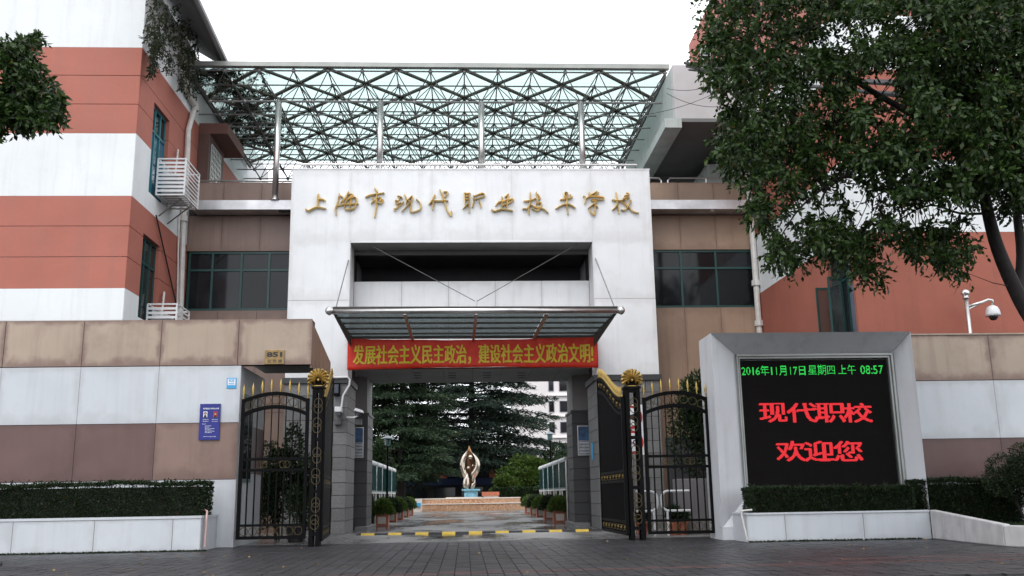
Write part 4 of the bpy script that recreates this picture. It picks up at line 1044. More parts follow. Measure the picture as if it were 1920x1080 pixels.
# right boundary wall
YX = 29.0
wr = thing('boundary_wall', (18, YX, 0), 'right wall of beige, white and brown panels beyond the LED sign', 'wall')
rz = [at(1800, y, YX).z for y in (628, 713, 822, 900)]
MB().box(13.3, 34, YX + .03, YX + .5, 0, rz[0] - .02).build('wall_core', JOINT, wr)
jr = at(1867, 750, YX).x
jxs = [13.3, jr - 2.9, jr, jr + 2.9, jr + 5.8, 26]
rowpanels(wr, BEIGE, jxs, [rz[1], rz[0]], YX + .03, .03, .016); rowpanels(wr, WHITE_D, jxs, [rz[2], rz[1] - .01], YX + .03, .03, .01)
rowpanels(wr, MAUVE, jxs, [rz[3], rz[2] - .006], YX + .03, .03, .012); rowpanels(wr, WHITE_D, jxs, [0, rz[3] - .006], YX + .03, .03, .01)
MB().box(13.3, 34, YX - .03, YX + .55, rz[0], rz[0] + .05).build('coping', BEIGE, wr)
# right planter: straight front then a wing wall that comes forward
YPn = 26.5
rpn = thing('planter', (10, YPn, 0), 'white panelled planter in front of the LED sign with a wing wall curving forward', 'planter')
xa, xb = at(1401, 990, YPn).x, at(1745, 985, YPn).x; zq = at(1570, 959, YPn).z
rowpanels(rpn, WHITE_D, [xa, at(1473, 990, YPn).x, at(1620, 990, YPn).x, xb], [0, zq - .05], YPn + .03, .03, .012)
MB().box(xa + .03, xb - .03, YPn + .031, YM - .01, 0, zq - .1).build('core', SOIL, rpn)
piece('side_panel', WHITE_D, rpn, xa, xa + .029, YPn + .031, YM - .01, 0, zq - .05)
MB().box(xa - .02, xb, YPn - .03, YPn + .14, zq - .05, zq).box(xa - .02, xa + .12, YPn + .141, YM - .01, zq - .05, zq).build('coping', WHITE_D, rpn)
e0_, e1_ = V(xb + .01, YPn, 0), atZ(1884, 1025, 0); zt1 = at(1884, 983, e1_.y).z; e1_ = Vector((e1_.x, e1_.y, 0))
dirw = (e1_ - e0_).normalized(); nw = V(dirw.y, -dirw.x, 0) * -.2
OLDW = mat('stained_old_wall', (.46, .45, .45), .7, var=.15, scale=2, streak=.5, grime=.6, grime_col=(.22, .2, .19))
MB().hexa([e0_, e1_, e1_ + V(0, 0, zt1), e0_ + V(0, 0, zq)], [e0_ + nw, e1_ + nw, e1_ + nw + V(0, 0, zt1), e0_ + nw + V(0, 0, zq)]).build('wing_wall', OLDW, rpn, bevel=.03)
e2_ = atZ(1990, 1030, 0); e2_ = V(e2_.x, e2_.y, 0)
MB().hexa([e1_ + dirw * .02, e2_, e2_ + V(0, 0, zt1 - .02), e1_ + dirw * .02 + V(0, 0, zt1 - .02)], [e1_ + nw, e2_ + nw, e2_ + nw + V(0, 0, zt1 - .02), e1_ + nw + V(0, 0, zt1 - .02)]).build('wing_wall', OLDW, rpn, bevel=.03)
MB().hexa([e0_ + V(.1, .3, .25), e1_ + V(.1, .5, .25), V(22, e1_.y + .5, .25), V(22, 28.98, .25), V(e0_.x + .1, 28.98, .25)], [p - V(0, 0, .2) for p in (e0_ + V(.1, .3, .25), e1_ + V(.1, .5, .25), V(22, e1_.y + .5, .25), V(22, 28.98, .25), V(e0_.x + .1, 28.98, .25))]).build('planting_bed', SOIL, kind='structure')
n = 9000; P = np.column_stack([rng.uniform(e0_.x + .5, 20, n), rng.uniform(24.5, 28, n), np.full(n, .25)])
leaf_obj('grass', P, np.tile([0, 0, 1.], (n, 1)), .12, .03, LEAFM, None, .35, label='short green grass behind the wing wall', cat='grass', kind='stuff')
zh2 = at(1550, 913, 26.7).z
hedge('hedge', at(1411, 930, 26.7).x, xb - .3, 26.68, 27.8, zq - .12, zh2, LEAFD, 'dark clipped hedge in the planter below the LED screen', 26000, .06)
hr0 = at(1715, 930, 28.6).x
hedge('hedge', at(1715, 930, 27.9).x, 16.5, 27.9, 28.9, .2, at(1780, 899, 27.9).z, LEAFD, 'dark hedge running right from the LED sign towards the round bush', 26000, .065)
bp_ = at(1915, 900, 27.0)
blob_bush((bp_.x + .15, 27.0, at(1900, 905, 27.0).z), (1.05, 1.0, 1.05), 22000, .06, LEAFD, 'round_bush', 'round clipped dark bush at the right edge in front of the beige wall', 'bush', lump=14)
p2 = thing('bent_pipe', (xa, YPn, 0), 'thin white bent pipe at the left end of the right planter', 'pipe')
q_ = [at(1410, 956, YPn - .06), at(1389, 958, YPn - .06), at(1391, 968, YPn - .06), at(1401, 1012, YPn - .06)]
MB().tube(q_, .026, 8).build('tube', CREAMP, p2)
# dome camera on its pole
yc = 29.33
dc = thing('dome_camera', (at(1812, 600, yc).x, yc, 0), 'white dome security camera on a curved steel arm above the right wall', 'security camera')
px_ = at(1816, 600, yc).x
MB().tube([(px_, yc, 0), (px_, yc, at(1808, 560, yc).z)], .072, 12).build('pole', STEEL, dc, smooth=True)
zt_c = at(1808, 560, yc).z
MB().lathe((px_, yc, zt_c), [(.10, 0), (.10, .05), (.06, .06), (.12, .12), (.14, .2), (.1, .28), (.02, .31)], 14).build('finial', STEEL, dc, smooth=True)
p_ = [at(1812, 576, yc), at(1840, 567, yc), at(1852, 562, yc), at(1860, 563, yc), at(1861, 572, yc)]
MB().tube(p_, .05, 10).build('arm', STEEL, dc, smooth=True)
MB().tube([at(1812, 582, yc), at(1838, 569, yc)], .03, 8).build('brace', STEEL, dc)
c_ = at(1862, 590, yc)
MB().lathe(c_, [(.235, -.05), (.23, .02), (.21, .14), (.16, .25), (.07, .30), (.03, .31)], 20).build('housing', mat('white_plastic', (.66, .66, .67), .35), dc, smooth=True)
MB().lathe(c_, [(.03, -.19), (.09, -.17), (.13, -.11), (.15, -.052)], 16).build('lens_dome', LENS, dc, smooth=True)

# ================================================================== iron gates
YG = 28.8
spear = MB().lathe((0, 0, 0), [(.03, 0), (.045, .02), (.03, .05), (.03, .09), (.05, .12), (.025, .16), (.075, .27), (.05, .36), (.004, .56)], 8).mesh('spear_finial', True); spear.materials.append(GOLD)
ringm = MB().ring((0, 0, 0), .105, .010).mesh('ring'); ringm.materials.append(mat('dull_gold_ring', (.07, .05, .022), .45, metal=.5))
ringk = MB().ring((0, 0, 0), .10, .013, axis='x').mesh('ring'); ringk.materials.append(MATS['dull_gold_ring'])
def side_gate(x0, x1, z0, z1, zc, label):
    t = thing('side_gate', ((x0 + x1) / 2, YG, 0), label, 'gate')
    w = x1 - x0; fw = .10
    f = MB().box(x0, x0 + fw, YG - .05, YG + .05, z0, z1).box(x1 - fw, x1, YG - .05, YG + .05, z0, z1)
    zt0 = lambda x: z1 - .1 + (zc - z1 + .1) * (1 - ((x - (x0 + x1) / 2) / (w / 2)) ** 2)
    f.box(x0 + fw, x1 - fw, YG - .04, YG + .04, z0, z0 + .09).box(x0 + fw, x1 - fw, YG - .038, YG + .038, z0 + .36, z0 + .43)
    zm = z0 + (z1 - z0) * .475
    f.box(x0 + fw, x1 - fw, YG - .04, YG + .04, zm, zm + .08).box(x0 + fw, x1 - fw, YG - .04, YG + .04, zm + .32, zm + .40)
    f.build('frame', BLACK, t)
    xsn = np.linspace(x0 + .02, x1 - .02, 25)
    for dz in (0, -.40):
        f = MB()
        for a, b in zip(xsn[:-1], xsn[1:]): f.bar((a, YG, zt0(a) + dz), (b + .01, YG, zt0(b) + dz), .08, .11)
        f.build('arched_rail', BLACK, t)
    nb = 9
    for k in range(1, nb):
        x = x0 + fw / 2 + k * (w - fw) / nb
        piece('bar', BLACK, t, x - .02, x + .02, YG - .02, YG + .02, z0 + .05, zm); piece('bar', BLACK, t, x - .014, x + .014, YG - .014, YG + .014, zm + .1, zt0(x))
    for k in range(8):
        x = x0 + .05 + k * (w - .1) / 7
        share('spear_finial', spear, t, (x, YG, zt0(x) + .02 if 0 < k < 7 else z1), sc=(.66, .66, .8))
    for k in range(7):
        x = x0 + .22 + k * (w - .44) / 6
        share('ring', ringm, t, (x, YG - .03, zt0(x) - .2), sc=(1.15, 1, 1.15)); share('ring', ringm, t, (x, YG - .03, z0 + .225), sc=(1.1, 1, 1.1))
    for s in (.30, .36, .64, .70):
        share('ring', ringm, t, (x0 + w * s, YG - .03, zm + .2), sc=(.9, 1, .95))
    return t
gl0, gl1 = at(447, 900, YG).x, at(576, 900, YG).x
zg = lambda px, py: at(px, py, YG).z
side_gate(gl0, gl1, zg(500, 1011), zg(500, 748), zg(510, 738), 'black iron side gate left of the main opening with gold spear tips')
gr0, gr1 = at(1211, 900, YG).x, at(1336, 900, YG).x
side_gate(gr0, gr1, zg(1270, 1001), zg(1270, 745), zg(1270, 736), 'black iron side gate beside the LED sign with gold spear tips')
# gate posts
def palmette(parent, cx, cz, s, Y):
    """anthemion: eleven curling lobes that nearly touch, over two scrolls"""
    for k in range(11):
        u = (k - 5) / 5; a = math.pi * (.5 - u * .56); L1 = s * (.96 - .16 * abs(u))
        c, sn = math.cos(a), math.sin(a); tx, tz = sn, -c      # tangent turning outwards
        q = lambda r, o: (cx + c * L1 * r + tx * o * s, cz + sn * L1 * r + tz * o * s)
        mb = MB(); brush(mb, [q(.22, 0), q(.55, -.05 * u), q(.85, .02 * u), q(.99, .10 * u), q(.92, .17 * u)], Y, s * .235, .09, (.3, 1.15), Y + .04)
        mb.build('petal', GOLD, parent)
    MB().lathe((cx, Y + .02, cz + s * .02), [(s * .16, .02), (s * .16, -.05), (s * .08, -.09)], 14, 'y').build('heart', GOLD, parent)
    for sg in (-1, 1):
        mb = MB(); pts = [(cx + sg * (s * .42 + s * r * math.cos(t)), cz - s * .24 + s * r * math.sin(t)) for t, r in zip(np.linspace(-2.2, 4.2, 13), np.linspace(.24, .08, 13))]
        brush(mb, pts, Y - .01, s * .12, .08, back=Y + .04); mb.build('scroll', GOLD, parent)
    MB().box(cx - s * .5, cx + s * .5, Y - .06, Y + .1, cz - s * .62, cz - s * .46).build('base', GOLD, parent)
    MB().box(cx - s * .62, cx + s * .62, Y + .041, Y + .07, cz - s * .46, cz - s * .0).build('back_plate', BLACK, parent)
def post(px0, px1, label):
    x0, x1 = at(px0, 900, YG).x, at(px1, 900, YG).x; zt_ = zg((px0 + px1) / 2, 729)
    t = thing('gate_post', ((x0 + x1) / 2, YG, 0), label, 'gate post'); w = .13; d = (x1 - x0)
    for x in (x0, x1 - w):
        for y in (YG - .1, YG + d - .23): piece('upright', BLACK, t, x, x + w, y, y + w, 0, zt_)
    hs = [.3, zt_ * .33, zt_ * .66, zt_ - .12]
    for h in hs:
        MB().box(x0 + w, x1 - w, YG - .09, YG + .02, h, h + .1).box(x0 + .02, x0 + w - .02, YG + .031, YG + d - .231, h, h + .1).box(x1 - w + .02, x1 - .02, YG + .031, YG + d - .231, h, h + .1).build('cross_rail', BLACK, t)
    MB().box(x0 - .03, x1 + .03, YG - .13, YG + d - .07, zt_, zt_ + .07).build('cap', BLACK, t)
    cx = (x0 + x1) / 2
    for a, b in zip(hs[:-1], hs[1:]):
        for fz in (.26, .38, .66, .78):
            share('ring', ringm, t, (cx + .02 * (fz > .5), YG - .1, a + (b - a) * fz), sc=(1.15, 1, 1.3))
            share('ring', ringk, t, (x1 + .01, YG + d / 2, a + (b - a) * fz), sc=(1, 1.1, 1.2))
    palmette(t, cx, zt_ + .26, .36, YG - .05)
    return t
post(582, 603, 'black lattice gate post left of the drive topped by a gold palmette'); post(1178, 1206, 'black lattice gate post right of the drive topped by a gold palmette')
# the main leaves, swung open
ringk2 = MB().ring((0, 0, 0), .085, .017, 10, 5, axis='x').mesh('ring'); ringk2.materials.append(GOLD)
bead = MB().lathe((0, 0, 0), [(.01, -.05), (.028, -.03), (.036, 0), (.028, .03), (.01, .05)], 8).mesh('rope_bead', True); bead.materials.append(GOLD)
def leaf_gate(p0, p1, zb, h0, h1, label):
    """p0 hinge, p1 free end (ground points)"""
    t = thing('main_gate_leaf', p0, label, 'gate'); d = (p1 - p0); L_ = d.length; d.normalize(); 
    P = lambda s, z: p0 + d * (s * L_) + V(0, 0, z)
    top = lambda s: h0 + (h1 - h0) * (3 * s * s - 2 * s ** 3)
    MB().bar(P(0, zb), P(0, h0), .1).build('stile', BLACK, t); MB().bar(P(1, zb), P(1, h1), .1).build('stile', BLACK, t)
    for z in (zb, zb + .35, zb + 1.55, zb + 1.85): MB().bar(P(0, z), P(1, z), .06, .08).build('rail', BLACK, t)
    for off in (0, -.45):
        m_ = MB(); 
        for k in range(20): m_.bar(P(k / 20, top(k / 20) + off), P((k + 1) / 20 + .002, top((k + 1) / 20) + off), .06, .1)
        m_.build('curved_rail', BLACK, t)
    bm = MB().box(-.021, .021, -.021, .021, 0, 1).mesh('bar'); bm.materials.append(BLACK)
    n = 34
    for k in range(1, n):
        s = k / n; b0 = P(s, zb); o = share('bar', bm, t, b0, sc=(1, 1, top(s) - zb))
        share('spear_finial', spear, t, P(s, top(s)), sc=(.38, .38, .7))
    for k in range(26):
        s = (k + .5) / 26
        for z in (zb + .17, zb + 1.7, top(s) - .22): share('ring', ringk2, t, P(s, z))
    for k in range(60):
        s = (k + .5) / 60; share('rope_bead', bead, t, P(s, top(s) + .07))
    return t
hR = V(at(1173, 900, YG).x, YG, 0); fR = V(at(1128, 900, 33.0).x, 33.0, 0)
leaf_gate(hR, fR, .18, zg(1173, 747), at(1127, 712, 33.0).z, 'right leaf of the black and gold main gate, swung open inward')
hL = V(at(605, 900, YG).x, YG, 0); fL = V(at(621, 900, 31.6).x, 31.6, 0)
hL.x = at(604.5, 900, YG).x; fL.x = at(619, 900, 32.9).x; fL.y = 32.9
leaf_gate(hL, fL, .18, zg(604, 747), at(620, 712, 32.9).z, 'left leaf of the black and gold main gate, swung open inward')

# ================================================================== things on the piers
cc = thing('security_camera', at(634, 768, 37.9), 'white bullet security camera hanging below its conduit on the left granite pier', 'security camera')
WPL = MATS['white_plastic']
MB().tube([at(620, 708, 37.85), at(652, 707, 37.85), at(656, 712, 37.85), at(655, 722, 37.85), at(643, 742, 37.85), at(640, 764, 37.85)], .04, 8).build('conduit', WPL, cc)
a, b = at(628, 773, 37.5), at(641, 763, 37.5); MB().box(a.x, b.x, 37.35, 37.9, a.z, b.z).build('housing', WPL, cc, bevel=.02)
MB().box(a.x + .04, b.x - .04, 37.34, 37.9, a.z - .12, a.z - .001).build('lens_block', LENS, cc)
c2 = thing('security_camera', at(671, 772, 37.6), 'white bullet security camera on a side arm, next to the banner end', 'security camera')
a, b = at(664, 776, 37.4), at(681, 767, 37.4)
MB().hexa([(a.x, 37.3, b.z - .06), (b.x, 37.3, a.z + .02), (b.x, 37.3, b.z - .06), (a.x + .05, 37.3, b.z + .05)], [(a.x, 37.6, b.z - .06), (b.x, 37.6, a.z + .02), (b.x, 37.6, b.z - .06), (a.x + .05, 37.6, b.z + .05)]).build('housing', WPL, c2, bevel=.01)
MB().box(a.x + .08, b.x - .02, 37.31, 37.59, a.z - .06, a.z + .02).build('lens_block', LENS, c2)
MB().tube([at(651, 783, 37.9), at(664, 783, 37.5), at(672, 779, 37.5)], .04, 8).build('arm', WPL, c2)
fl = thing('floodlight', at(631, 729, 37.8), 'square black floodlight on the left granite pier', 'floodlight')
a, b = at(625, 741, 37.8), at(637, 718, 37.8); MB().box(a.x, b.x, 37.75, 38.0, a.z, b.z).build('housing', BLACK, fl)
MB().box(a.x + .04, b.x - .04, 37.74, 37.749, a.z + .08, b.z - .06).build('glass', WGLASSG, fl)
for px, lab in ((633, 'small grey grilled loudspeaker under the camera on the pier face'), (671, 'small grey grilled loudspeaker beside the passage column')):
    s_ = thing('loudspeaker', at(px, 790, 37.8), lab, 'loudspeaker'); a, b = at(px - 6, 796, 37.8), at(px + 7, 786, 37.8)
    MB().box(a.x, b.x, 37.8, 38.0, a.z, b.z).build('case', mat('mid_grey_plastic', (.10, .10, .105), .5), s_)
    gr = MB()
    for k in range(5): gr.box(a.x + .02, b.x - .02, 37.79, 37.799, a.z + .03 + k * .035, a.z + .045 + k * .035)
    gr.build('grille', GRAN, s_)
def poster(px0, px1, py0, py1, Y, label):
    a, b = at(px0, py1, Y), at(px1, py0, Y); t = thing('information_board', (a.x, Y, a.z), label, 'notice board')
    MB().box(a.x, b.x, Y, Y + .04, a.z, b.z).build('frame', STEEL, t); m = (a.z + b.z) / 2
    MB().box(a.x + .03, b.x - .03, Y - .004, Y - .001, m, b.z - .03).build('picture', mat('blue_poster', (.03, .09, .20), .4, var=.6, scale=4), t)
    MB().box(a.x + .03, b.x - .03, Y - .004, Y - .001, a.z + .03, m - .005).build('text_panel', mat('grey_poster', (.22, .24, .27), .4, var=.3, scale=8), t)
    for k in range(4): text_obj('text_line', '学校招生简章', PRINTW, t, a.x + .06, b.x - .06, a.z + .1 + k * .14, a.z + .16 + k * .14, Y - .006, .01)
poster(664, 682, 801, 858, 41.93, 'blue and grey information board on the left passage column')
poster(1084, 1106, 798, 854, 41.93, 'blue and grey information board on the right passage column')
bs = thing('blue_strip_sign', (5.3, 39.5, 3), 'narrow blue strip sign on the inner face of the right granite pier', 'sign')
MB().box(5.27, 5.305, 39.3, 39.75, at(1116, 862, 39.5).z, at(1116, 830, 39.5).z).build('plate', PRINTB, bs)

# ================================================================== speed bump
sb = thing('speed_bump', (.4, 36.2, 0), 'black and yellow rubber speed bump across the wet gateway drive', 'speed bump')
y_, z_ = 36.2, .004
x = at(652, 1000, 36.2).x; xend = at(1128, 998, 36.2).x; nmod = 19; wm = (xend - x) / nmod
for k in range(nmod):
    prof = [(y_ - .2, z_), (y_ - .13, z_ + .05), (y_ - .04, z_ + .075), (y_ + .04, z_ + .075), (y_ + .13, z_ + .05), (y_ + .2, z_)]
    s0 = .5 if k == 0 else 1
    a_ = x + k * wm + .006; b_ = x + (k + 1) * wm - .006
    yel = k % 2 == 1 or k == nmod - 1 and False
    MB().hexa([(a_ + (.3 if k == 0 else 0), p, q if k else z_ + (q - z_) * .4) for p, q in prof], [(b_, p, q) for p, q in prof]).build('module', YRUB if k % 2 == 1 else RUB, sb)
    for dx in (.3, .7):
        mb = MB().box(a_ + (b_ - a_) * dx - .02, a_ + (b_ - a_) * dx + .02, y_ - .03, y_ + .03, z_ + .0755, z_ + .079)
        if k % 2: mb.build('bolt', RUB, sb)

# ================================================================== behind the side gates
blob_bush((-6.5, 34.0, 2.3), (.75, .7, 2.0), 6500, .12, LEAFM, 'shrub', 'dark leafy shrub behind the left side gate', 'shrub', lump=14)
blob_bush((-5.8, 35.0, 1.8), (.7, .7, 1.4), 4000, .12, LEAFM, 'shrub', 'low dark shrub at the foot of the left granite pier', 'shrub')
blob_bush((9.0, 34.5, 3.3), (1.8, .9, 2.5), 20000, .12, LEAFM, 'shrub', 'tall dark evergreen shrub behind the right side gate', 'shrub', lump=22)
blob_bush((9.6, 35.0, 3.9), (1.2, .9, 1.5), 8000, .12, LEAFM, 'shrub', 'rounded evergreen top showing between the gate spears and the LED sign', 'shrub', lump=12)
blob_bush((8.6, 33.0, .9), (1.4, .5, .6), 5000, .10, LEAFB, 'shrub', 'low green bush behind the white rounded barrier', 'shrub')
MB().box(8.0, 16, 37.5, 37.8, 0, 3.5).build('backing_wall', GRAND, None, label='dark low wall behind the shrubs right of the gateway', cat='wall')
bar = thing('barrier', (7.6, 31.5, 0), 'white rounded steel barrier with two loops behind the right side gate', 'barrier')
def loop(xa, xb, za, zb, y, r=.04, c=.22, openleft=False, openright=False):
    pts = []
    def arc(cx, cz, a0, a1): return [(cx + c * math.cos(t), y, cz + c * math.sin(t)) for t in np.linspace(a0, a1, 5)]
    L_ = [(xa, y, zb)] if openleft else arc(xa + c, za + c, math.pi * 1.5, math.pi) + arc(xa + c, zb - c, math.pi, math.pi / 2)
    R_ = arc(xb - c, zb - c, math.pi / 2, 0) + arc(xb - c, za + c, 0, -math.pi / 2)
    if openright: R_ = [(xb, y, zb)]
    pts = L_ + R_
    if openleft: pts = [(xa, y, zb)] + R_ + [(xa, y, za)]
    elif openright: pts = list(reversed(L_)); pts = [(xb, y, zb)] + pts + [(xb, y, za)]
    else: pts = pts + [pts[0]]
    return MB().tube(pts, r, 8)
zA1, zA2 = at(1240, 921, 31.5).z, at(1240, 958, 31.5).z
loop(at(1192, 930, 31.5).x, at(1232, 930, 31.5).x, zA2, zA1, 31.5, openleft=True).build('loop', PAINTW, bar)
loop(at(1240, 930, 31.5).x, at(1293, 930, 31.5).x, zA2, zA1, 31.5, openright=True).build('loop', PAINTW, bar)
MB().tube([(at(1225, 930, 31.5).x, 31.5, 0), (at(1225, 930, 31.5).x, 31.5, zA2)], .04, 8).tube([(at(1250, 930, 31.5).x, 31.5, 0), (at(1250, 930, 31.5).x, 31.5, zA2)], .04, 8).build('leg', PAINTW, bar)
cab = thing('cabinet', (8.6, 33, 0), 'plain grey cabinet behind the right side gate next to the LED sign', 'cabinet')
a, b = at(1277, 985, 32.2), at(1326, 897, 32.2)
MB().box(a.x, b.x, 32.2, 33.2, 0, b.z).build('body', mat('grey_cabinet', (.17, .16, .165), .6, streak=.3), cab, bevel=.02)
MB().box(a.x + .05, (a.x + b.x) / 2 - .01, 32.18, 32.199, .1, b.z - .08).build('door', MATS['grey_cabinet'], cab); MB().box((a.x + b.x) / 2 + .01, b.x - .05, 32.18, 32.199, .1, b.z - .08).build('door', MATS['grey_cabinet'], cab)
def pot(px, Y, r, h, label, gm=LEAFM, ph=.5, pm=None):
    p = at(px, 960, Y); t = thing('flower_pot', (p.x, Y, 0), label, 'flower pot')
    MB().lathe((p.x, Y, 0), [(r * .7, 0), (r * .95, h * .85), (r * 1.08, h * .86), (r * 1.08, h), (r * .9, h), (r * .85, h - .05)], 16).build('pot', pm or TERRA, t)
    n = 500; d = norm(rng.normal(0, 1, (n, 3))); P = np.array([p.x, Y, h + ph * .5]) + d * np.array([r, r, ph * .5]) * rng.uniform(.3, 1, (n, 1))
    leaf_obj('foliage', P, d + np.array([0, 0, .4]), .16, .05, gm, t)
pot(1262, 31.9, .24, .42, 'orange clay pot with a small plant behind the barrier, left of the pair')
pot(1277, 32.0, .22, .42, 'orange clay pot behind the barrier, right of the pair', ph=.3)
pot(1203, 32.6, .22, .4, 'clay pot with foliage seen through the right gate post')
pot(556, 31.6, .35, .55, 'dark planted tub behind the left side gate beside the pier', ph=1.3, pm=mat('dark_glazed_pot', (.02, .02, .022), .4))
# prohibition signs
sg = thing('road_sign_post', (at(1185, 800, 32.5).x, 32.5, 0), 'pole with two round red-ringed prohibition signs behind the right gate post', 'road sign')
sx = at(1184, 800, 32.5).x
MB().tube([(sx, 32.58, 0), (sx, 32.58, at(1185, 756, 32.5).z)], .04, 8).build('pole', STEEL, sg)
for cy, kk in ((782, 0), (829, 1)):
    zc_ = at(1185, cy, 32.5).z; R = .40
    MB().box(sx - .43, sx + .43, 32.535, 32.55, zc_ - .43, zc_ + .43).build('backing', PRINTW, sg)
    s1 = MB().lathe((sx, 32.52, zc_), [(R, .014), (R, 0)], 28, 'y').build('disc', SIGNR, sg)
    MB().lathe((sx, 32.515, zc_), [(R * .78, .004), (R * .78, 0)], 28, 'y').build('field', PRINTW, s1)
    if kk == 0:
        MB().hexa([(sx - .2, 32.508, zc_ - .05), (sx - .05, 32.508, zc_ - .05), (sx + .18, 32.508, zc_ - .16), (sx + .18, 32.508, zc_ + .16), (sx - .05, 32.508, zc_ + .05), (sx - .2, 32.508, zc_ + .05)],
                  [(sx - .2, 32.513, zc_ - .05), (sx - .05, 32.513, zc_ - .05), (sx + .18, 32.513, zc_ - .16), (sx + .18, 32.513, zc_ + .16), (sx - .05, 32.513, zc_ + .05), (sx - .2, 32.513, zc_ + .05)]).build('horn_symbol', PRINTK, s1)
    else:
        t_ = MB().hexa([(sx - .17, 32.51, zc_ - .1), (sx - .17, 32.51, zc_ + .1), (sx - .03, 32.51, zc_)], [(sx - .17, 32.513, zc_ - .1), (sx - .17, 32.513, zc_ + .1), (sx - .03, 32.513, zc_)])
        t_.ring((sx + .12, 32.51, zc_), .07, .018, 14, 4).build('arrow_symbol', NAVY, s1)
    MB().bar((sx - .22, 32.503, zc_ + .22), (sx + .22, 32.503, zc_ - .22), .006, .06, up=(0, 1, 0)).build('slash', SIGNR, s1)

# ================================================================== courtyard
def case(X, Y, L_, sgn, label):
    t = thing('display_case', (X, Y, 0), label, 'display case', 'display cases along the courtyard drive')
    z0, z1 = 1.62, 2.98
    MB().box(X - .06, X + .06, Y + .05, Y + L_ - .05, z0, z1).build('panel', mat('case_panel', (.16, .24, .24), .3, var=.5, scale=2), t)
    MB().box(X - .02 - .07 * sgn, X + .02 - .07 * sgn, Y + .1, Y + L_ - .1, z0 + .08, z1 - .06).build('glass', DGLASS, t)
    MB().tube([(X, Y, z1 + .06), (X, Y + L_, z1 + .06)], .13, 10).build('cap', PAINTW, t)
    for yy in (Y + .04, Y + L_ - .04): MB().tube([(X, yy, 0), (X, yy, z1 + .05)], .07, 8).build('post', STEEL, t)
    MB().box(X - .1, X + .1, Y, Y + L_, z0 - .08, z0 - .002).build('ledge', CAGE, t)
XCL = atX(698, 866, -4.6); YCs = [47, 50.4, 53.8, 57.2, 60.6]
for k, y in enumerate(YCs):
    w_ = ['nearest', 'second nearest', 'middle', 'second farthest', 'farthest'][k]
    case(-4.65, y, 3.1, -1, 'white-capped glass display case left of the drive, %s of five' % w_)
    case(5.0 + .0, y, 3.1, 1, 'white-capped glass display case right of the drive, %s of five' % w_)
for side_, X in (('left', -4.05), ('right', 4.65)):
    for k in range(5):
        y = 47.5 + k * 5.6; w_ = ['nearest', 'second', 'third', 'fourth', 'farthest'][k]
        t = thing('planter_box', (X, y, 0), 'square terracotta planter box on the %s of the drive, %s one' % (side_, w_), 'planter', 'terracotta planter boxes lining the drive')
        MB().box(X - .30, X + .30, y, y + .9, .0, .50).build('box', TERRA, t); MB().box(X - .33, X + .33, y - .04, y + .94, .50, .57).build('rim', TERRA, t)
        MB().box(X - .2, X + .2, y - .012, y - .002, .1, .42).build('face_panel', PALES, t)
        n = 2200; d = norm(rng.normal(0, 1, (n, 3))); d[:, 2] = np.abs(d[:, 2]); P = np.array([X, y + .45, .55]) + d * np.array([.55, .8, .75]) * rng.uniform(.6, 1, (n, 1))
        leaf_obj('foliage', P, d, .13, .06, LEAFB if k % 2 == 0 else LEAFD, t)
hedge('hedge', -6.8, -4.95, 46, 74, 0, 1.25, LEAFM, 'long clipped hedge behind the left display cases', 16000, .16)
hedge('hedge', 5.3, 7.2, 46, 74, 0, 1.25, LEAFM, 'long clipped hedge behind the right display cases', 16000, .16)
# round stepped platform with the sculpture
plat = thing('stepped_platform', (.4, 90, 0), 'round two-step platform of orange pebble-dash under the sculpture', 'platform')
ctr = (at(883, 950, 92).x, 92, 0)
def tier(r, z0, z1, m):
    MB().lathe((ctr[0], ctr[1], 0), [(r, z0), (r, z1 - .07)], 48).build('step', m, plat); MB().lathe((ctr[0], ctr[1], 0), [(r + .06, z1 - .069), (r + .06, z1)], 48).build('step_edge', PALES, plat)
tier(5.9, .003, .66, PEB)
tier(4.7, .661, 1.12, PEB)
ped = thing('sculpture', ctr, 'polished bronze flame-shaped sculpture on a pale blue marble pedestal', 'sculpture')
cx = ctr[0]; cy_ = 90.2
MB().box(cx - .62, cx + .62, cy_ - .6, cy_ + .6, 1.12, 1.78).build('pedestal', BLUEM, ped); MB().box(cx - .85, cx + .85, cy_ - .8, cy_ + .8, 1.78, 1.93).build('pedestal_slab', BLUEM, ped)
MB().box(cx - 2.3, cx + 2.6, cy_ - 1.2, cy_ + 1.5, 1.121, 1.2).build('base_slab', PALES, ped)
zb0 = 1.93; zt0_ = at(880, 838, cy_).z; H = zt0_ - zb0
def petal(name, le, ri, yb, bulge, m=BRONZE):
    """curved metal blade between two edge curves (image-traced outline, real depth and thickness)"""
    f = lambda p: (lambda q: (q.x, q.z))(at(840 + p[0] / 8.31, 820 + p[1] / 8.31, cy_))
    A = catmull([f(p) for p in le], 6); B = catmull([f(p) for p in ri], 6); n = min(len(A), len(B)); na = 10; mb = MB()
    for layer in (0, 1):
        for i in range(n):
            t = i / (n - 1); w = math.sin(math.pi * min(.98, max(.02, t))) ** .6
            for q in range(na + 1):
                u = q / na; x = A[i][0] * (1 - u) + B[i][0] * u; z = A[i][1] * (1 - u) + B[i][1] * u
                mb.v.append((x, cy_ + yb - bulge * w * math.sin(math.pi * (.12 + .76 * u)) + layer * .06, z))
    W_ = na + 1; N_ = n * W_
    for i in range(n - 1):
        for q in range(na):
            a = i * W_ + q; mb.f.append((a, a + 1, a + W_ + 1, a + W_)); a += N_; mb.f.append((a, a + W_, a + W_ + 1, a + 1))
        for q in (0, na):
            a = i * W_ + q; mb.f.append((a, a + W_, a + W_ + N_, a + N_))
    mb.build(name, m, ped, smooth=True)
DBR = mat('dark_bronze', (.16, .09, .05), .3, metal=.9, var=.3)
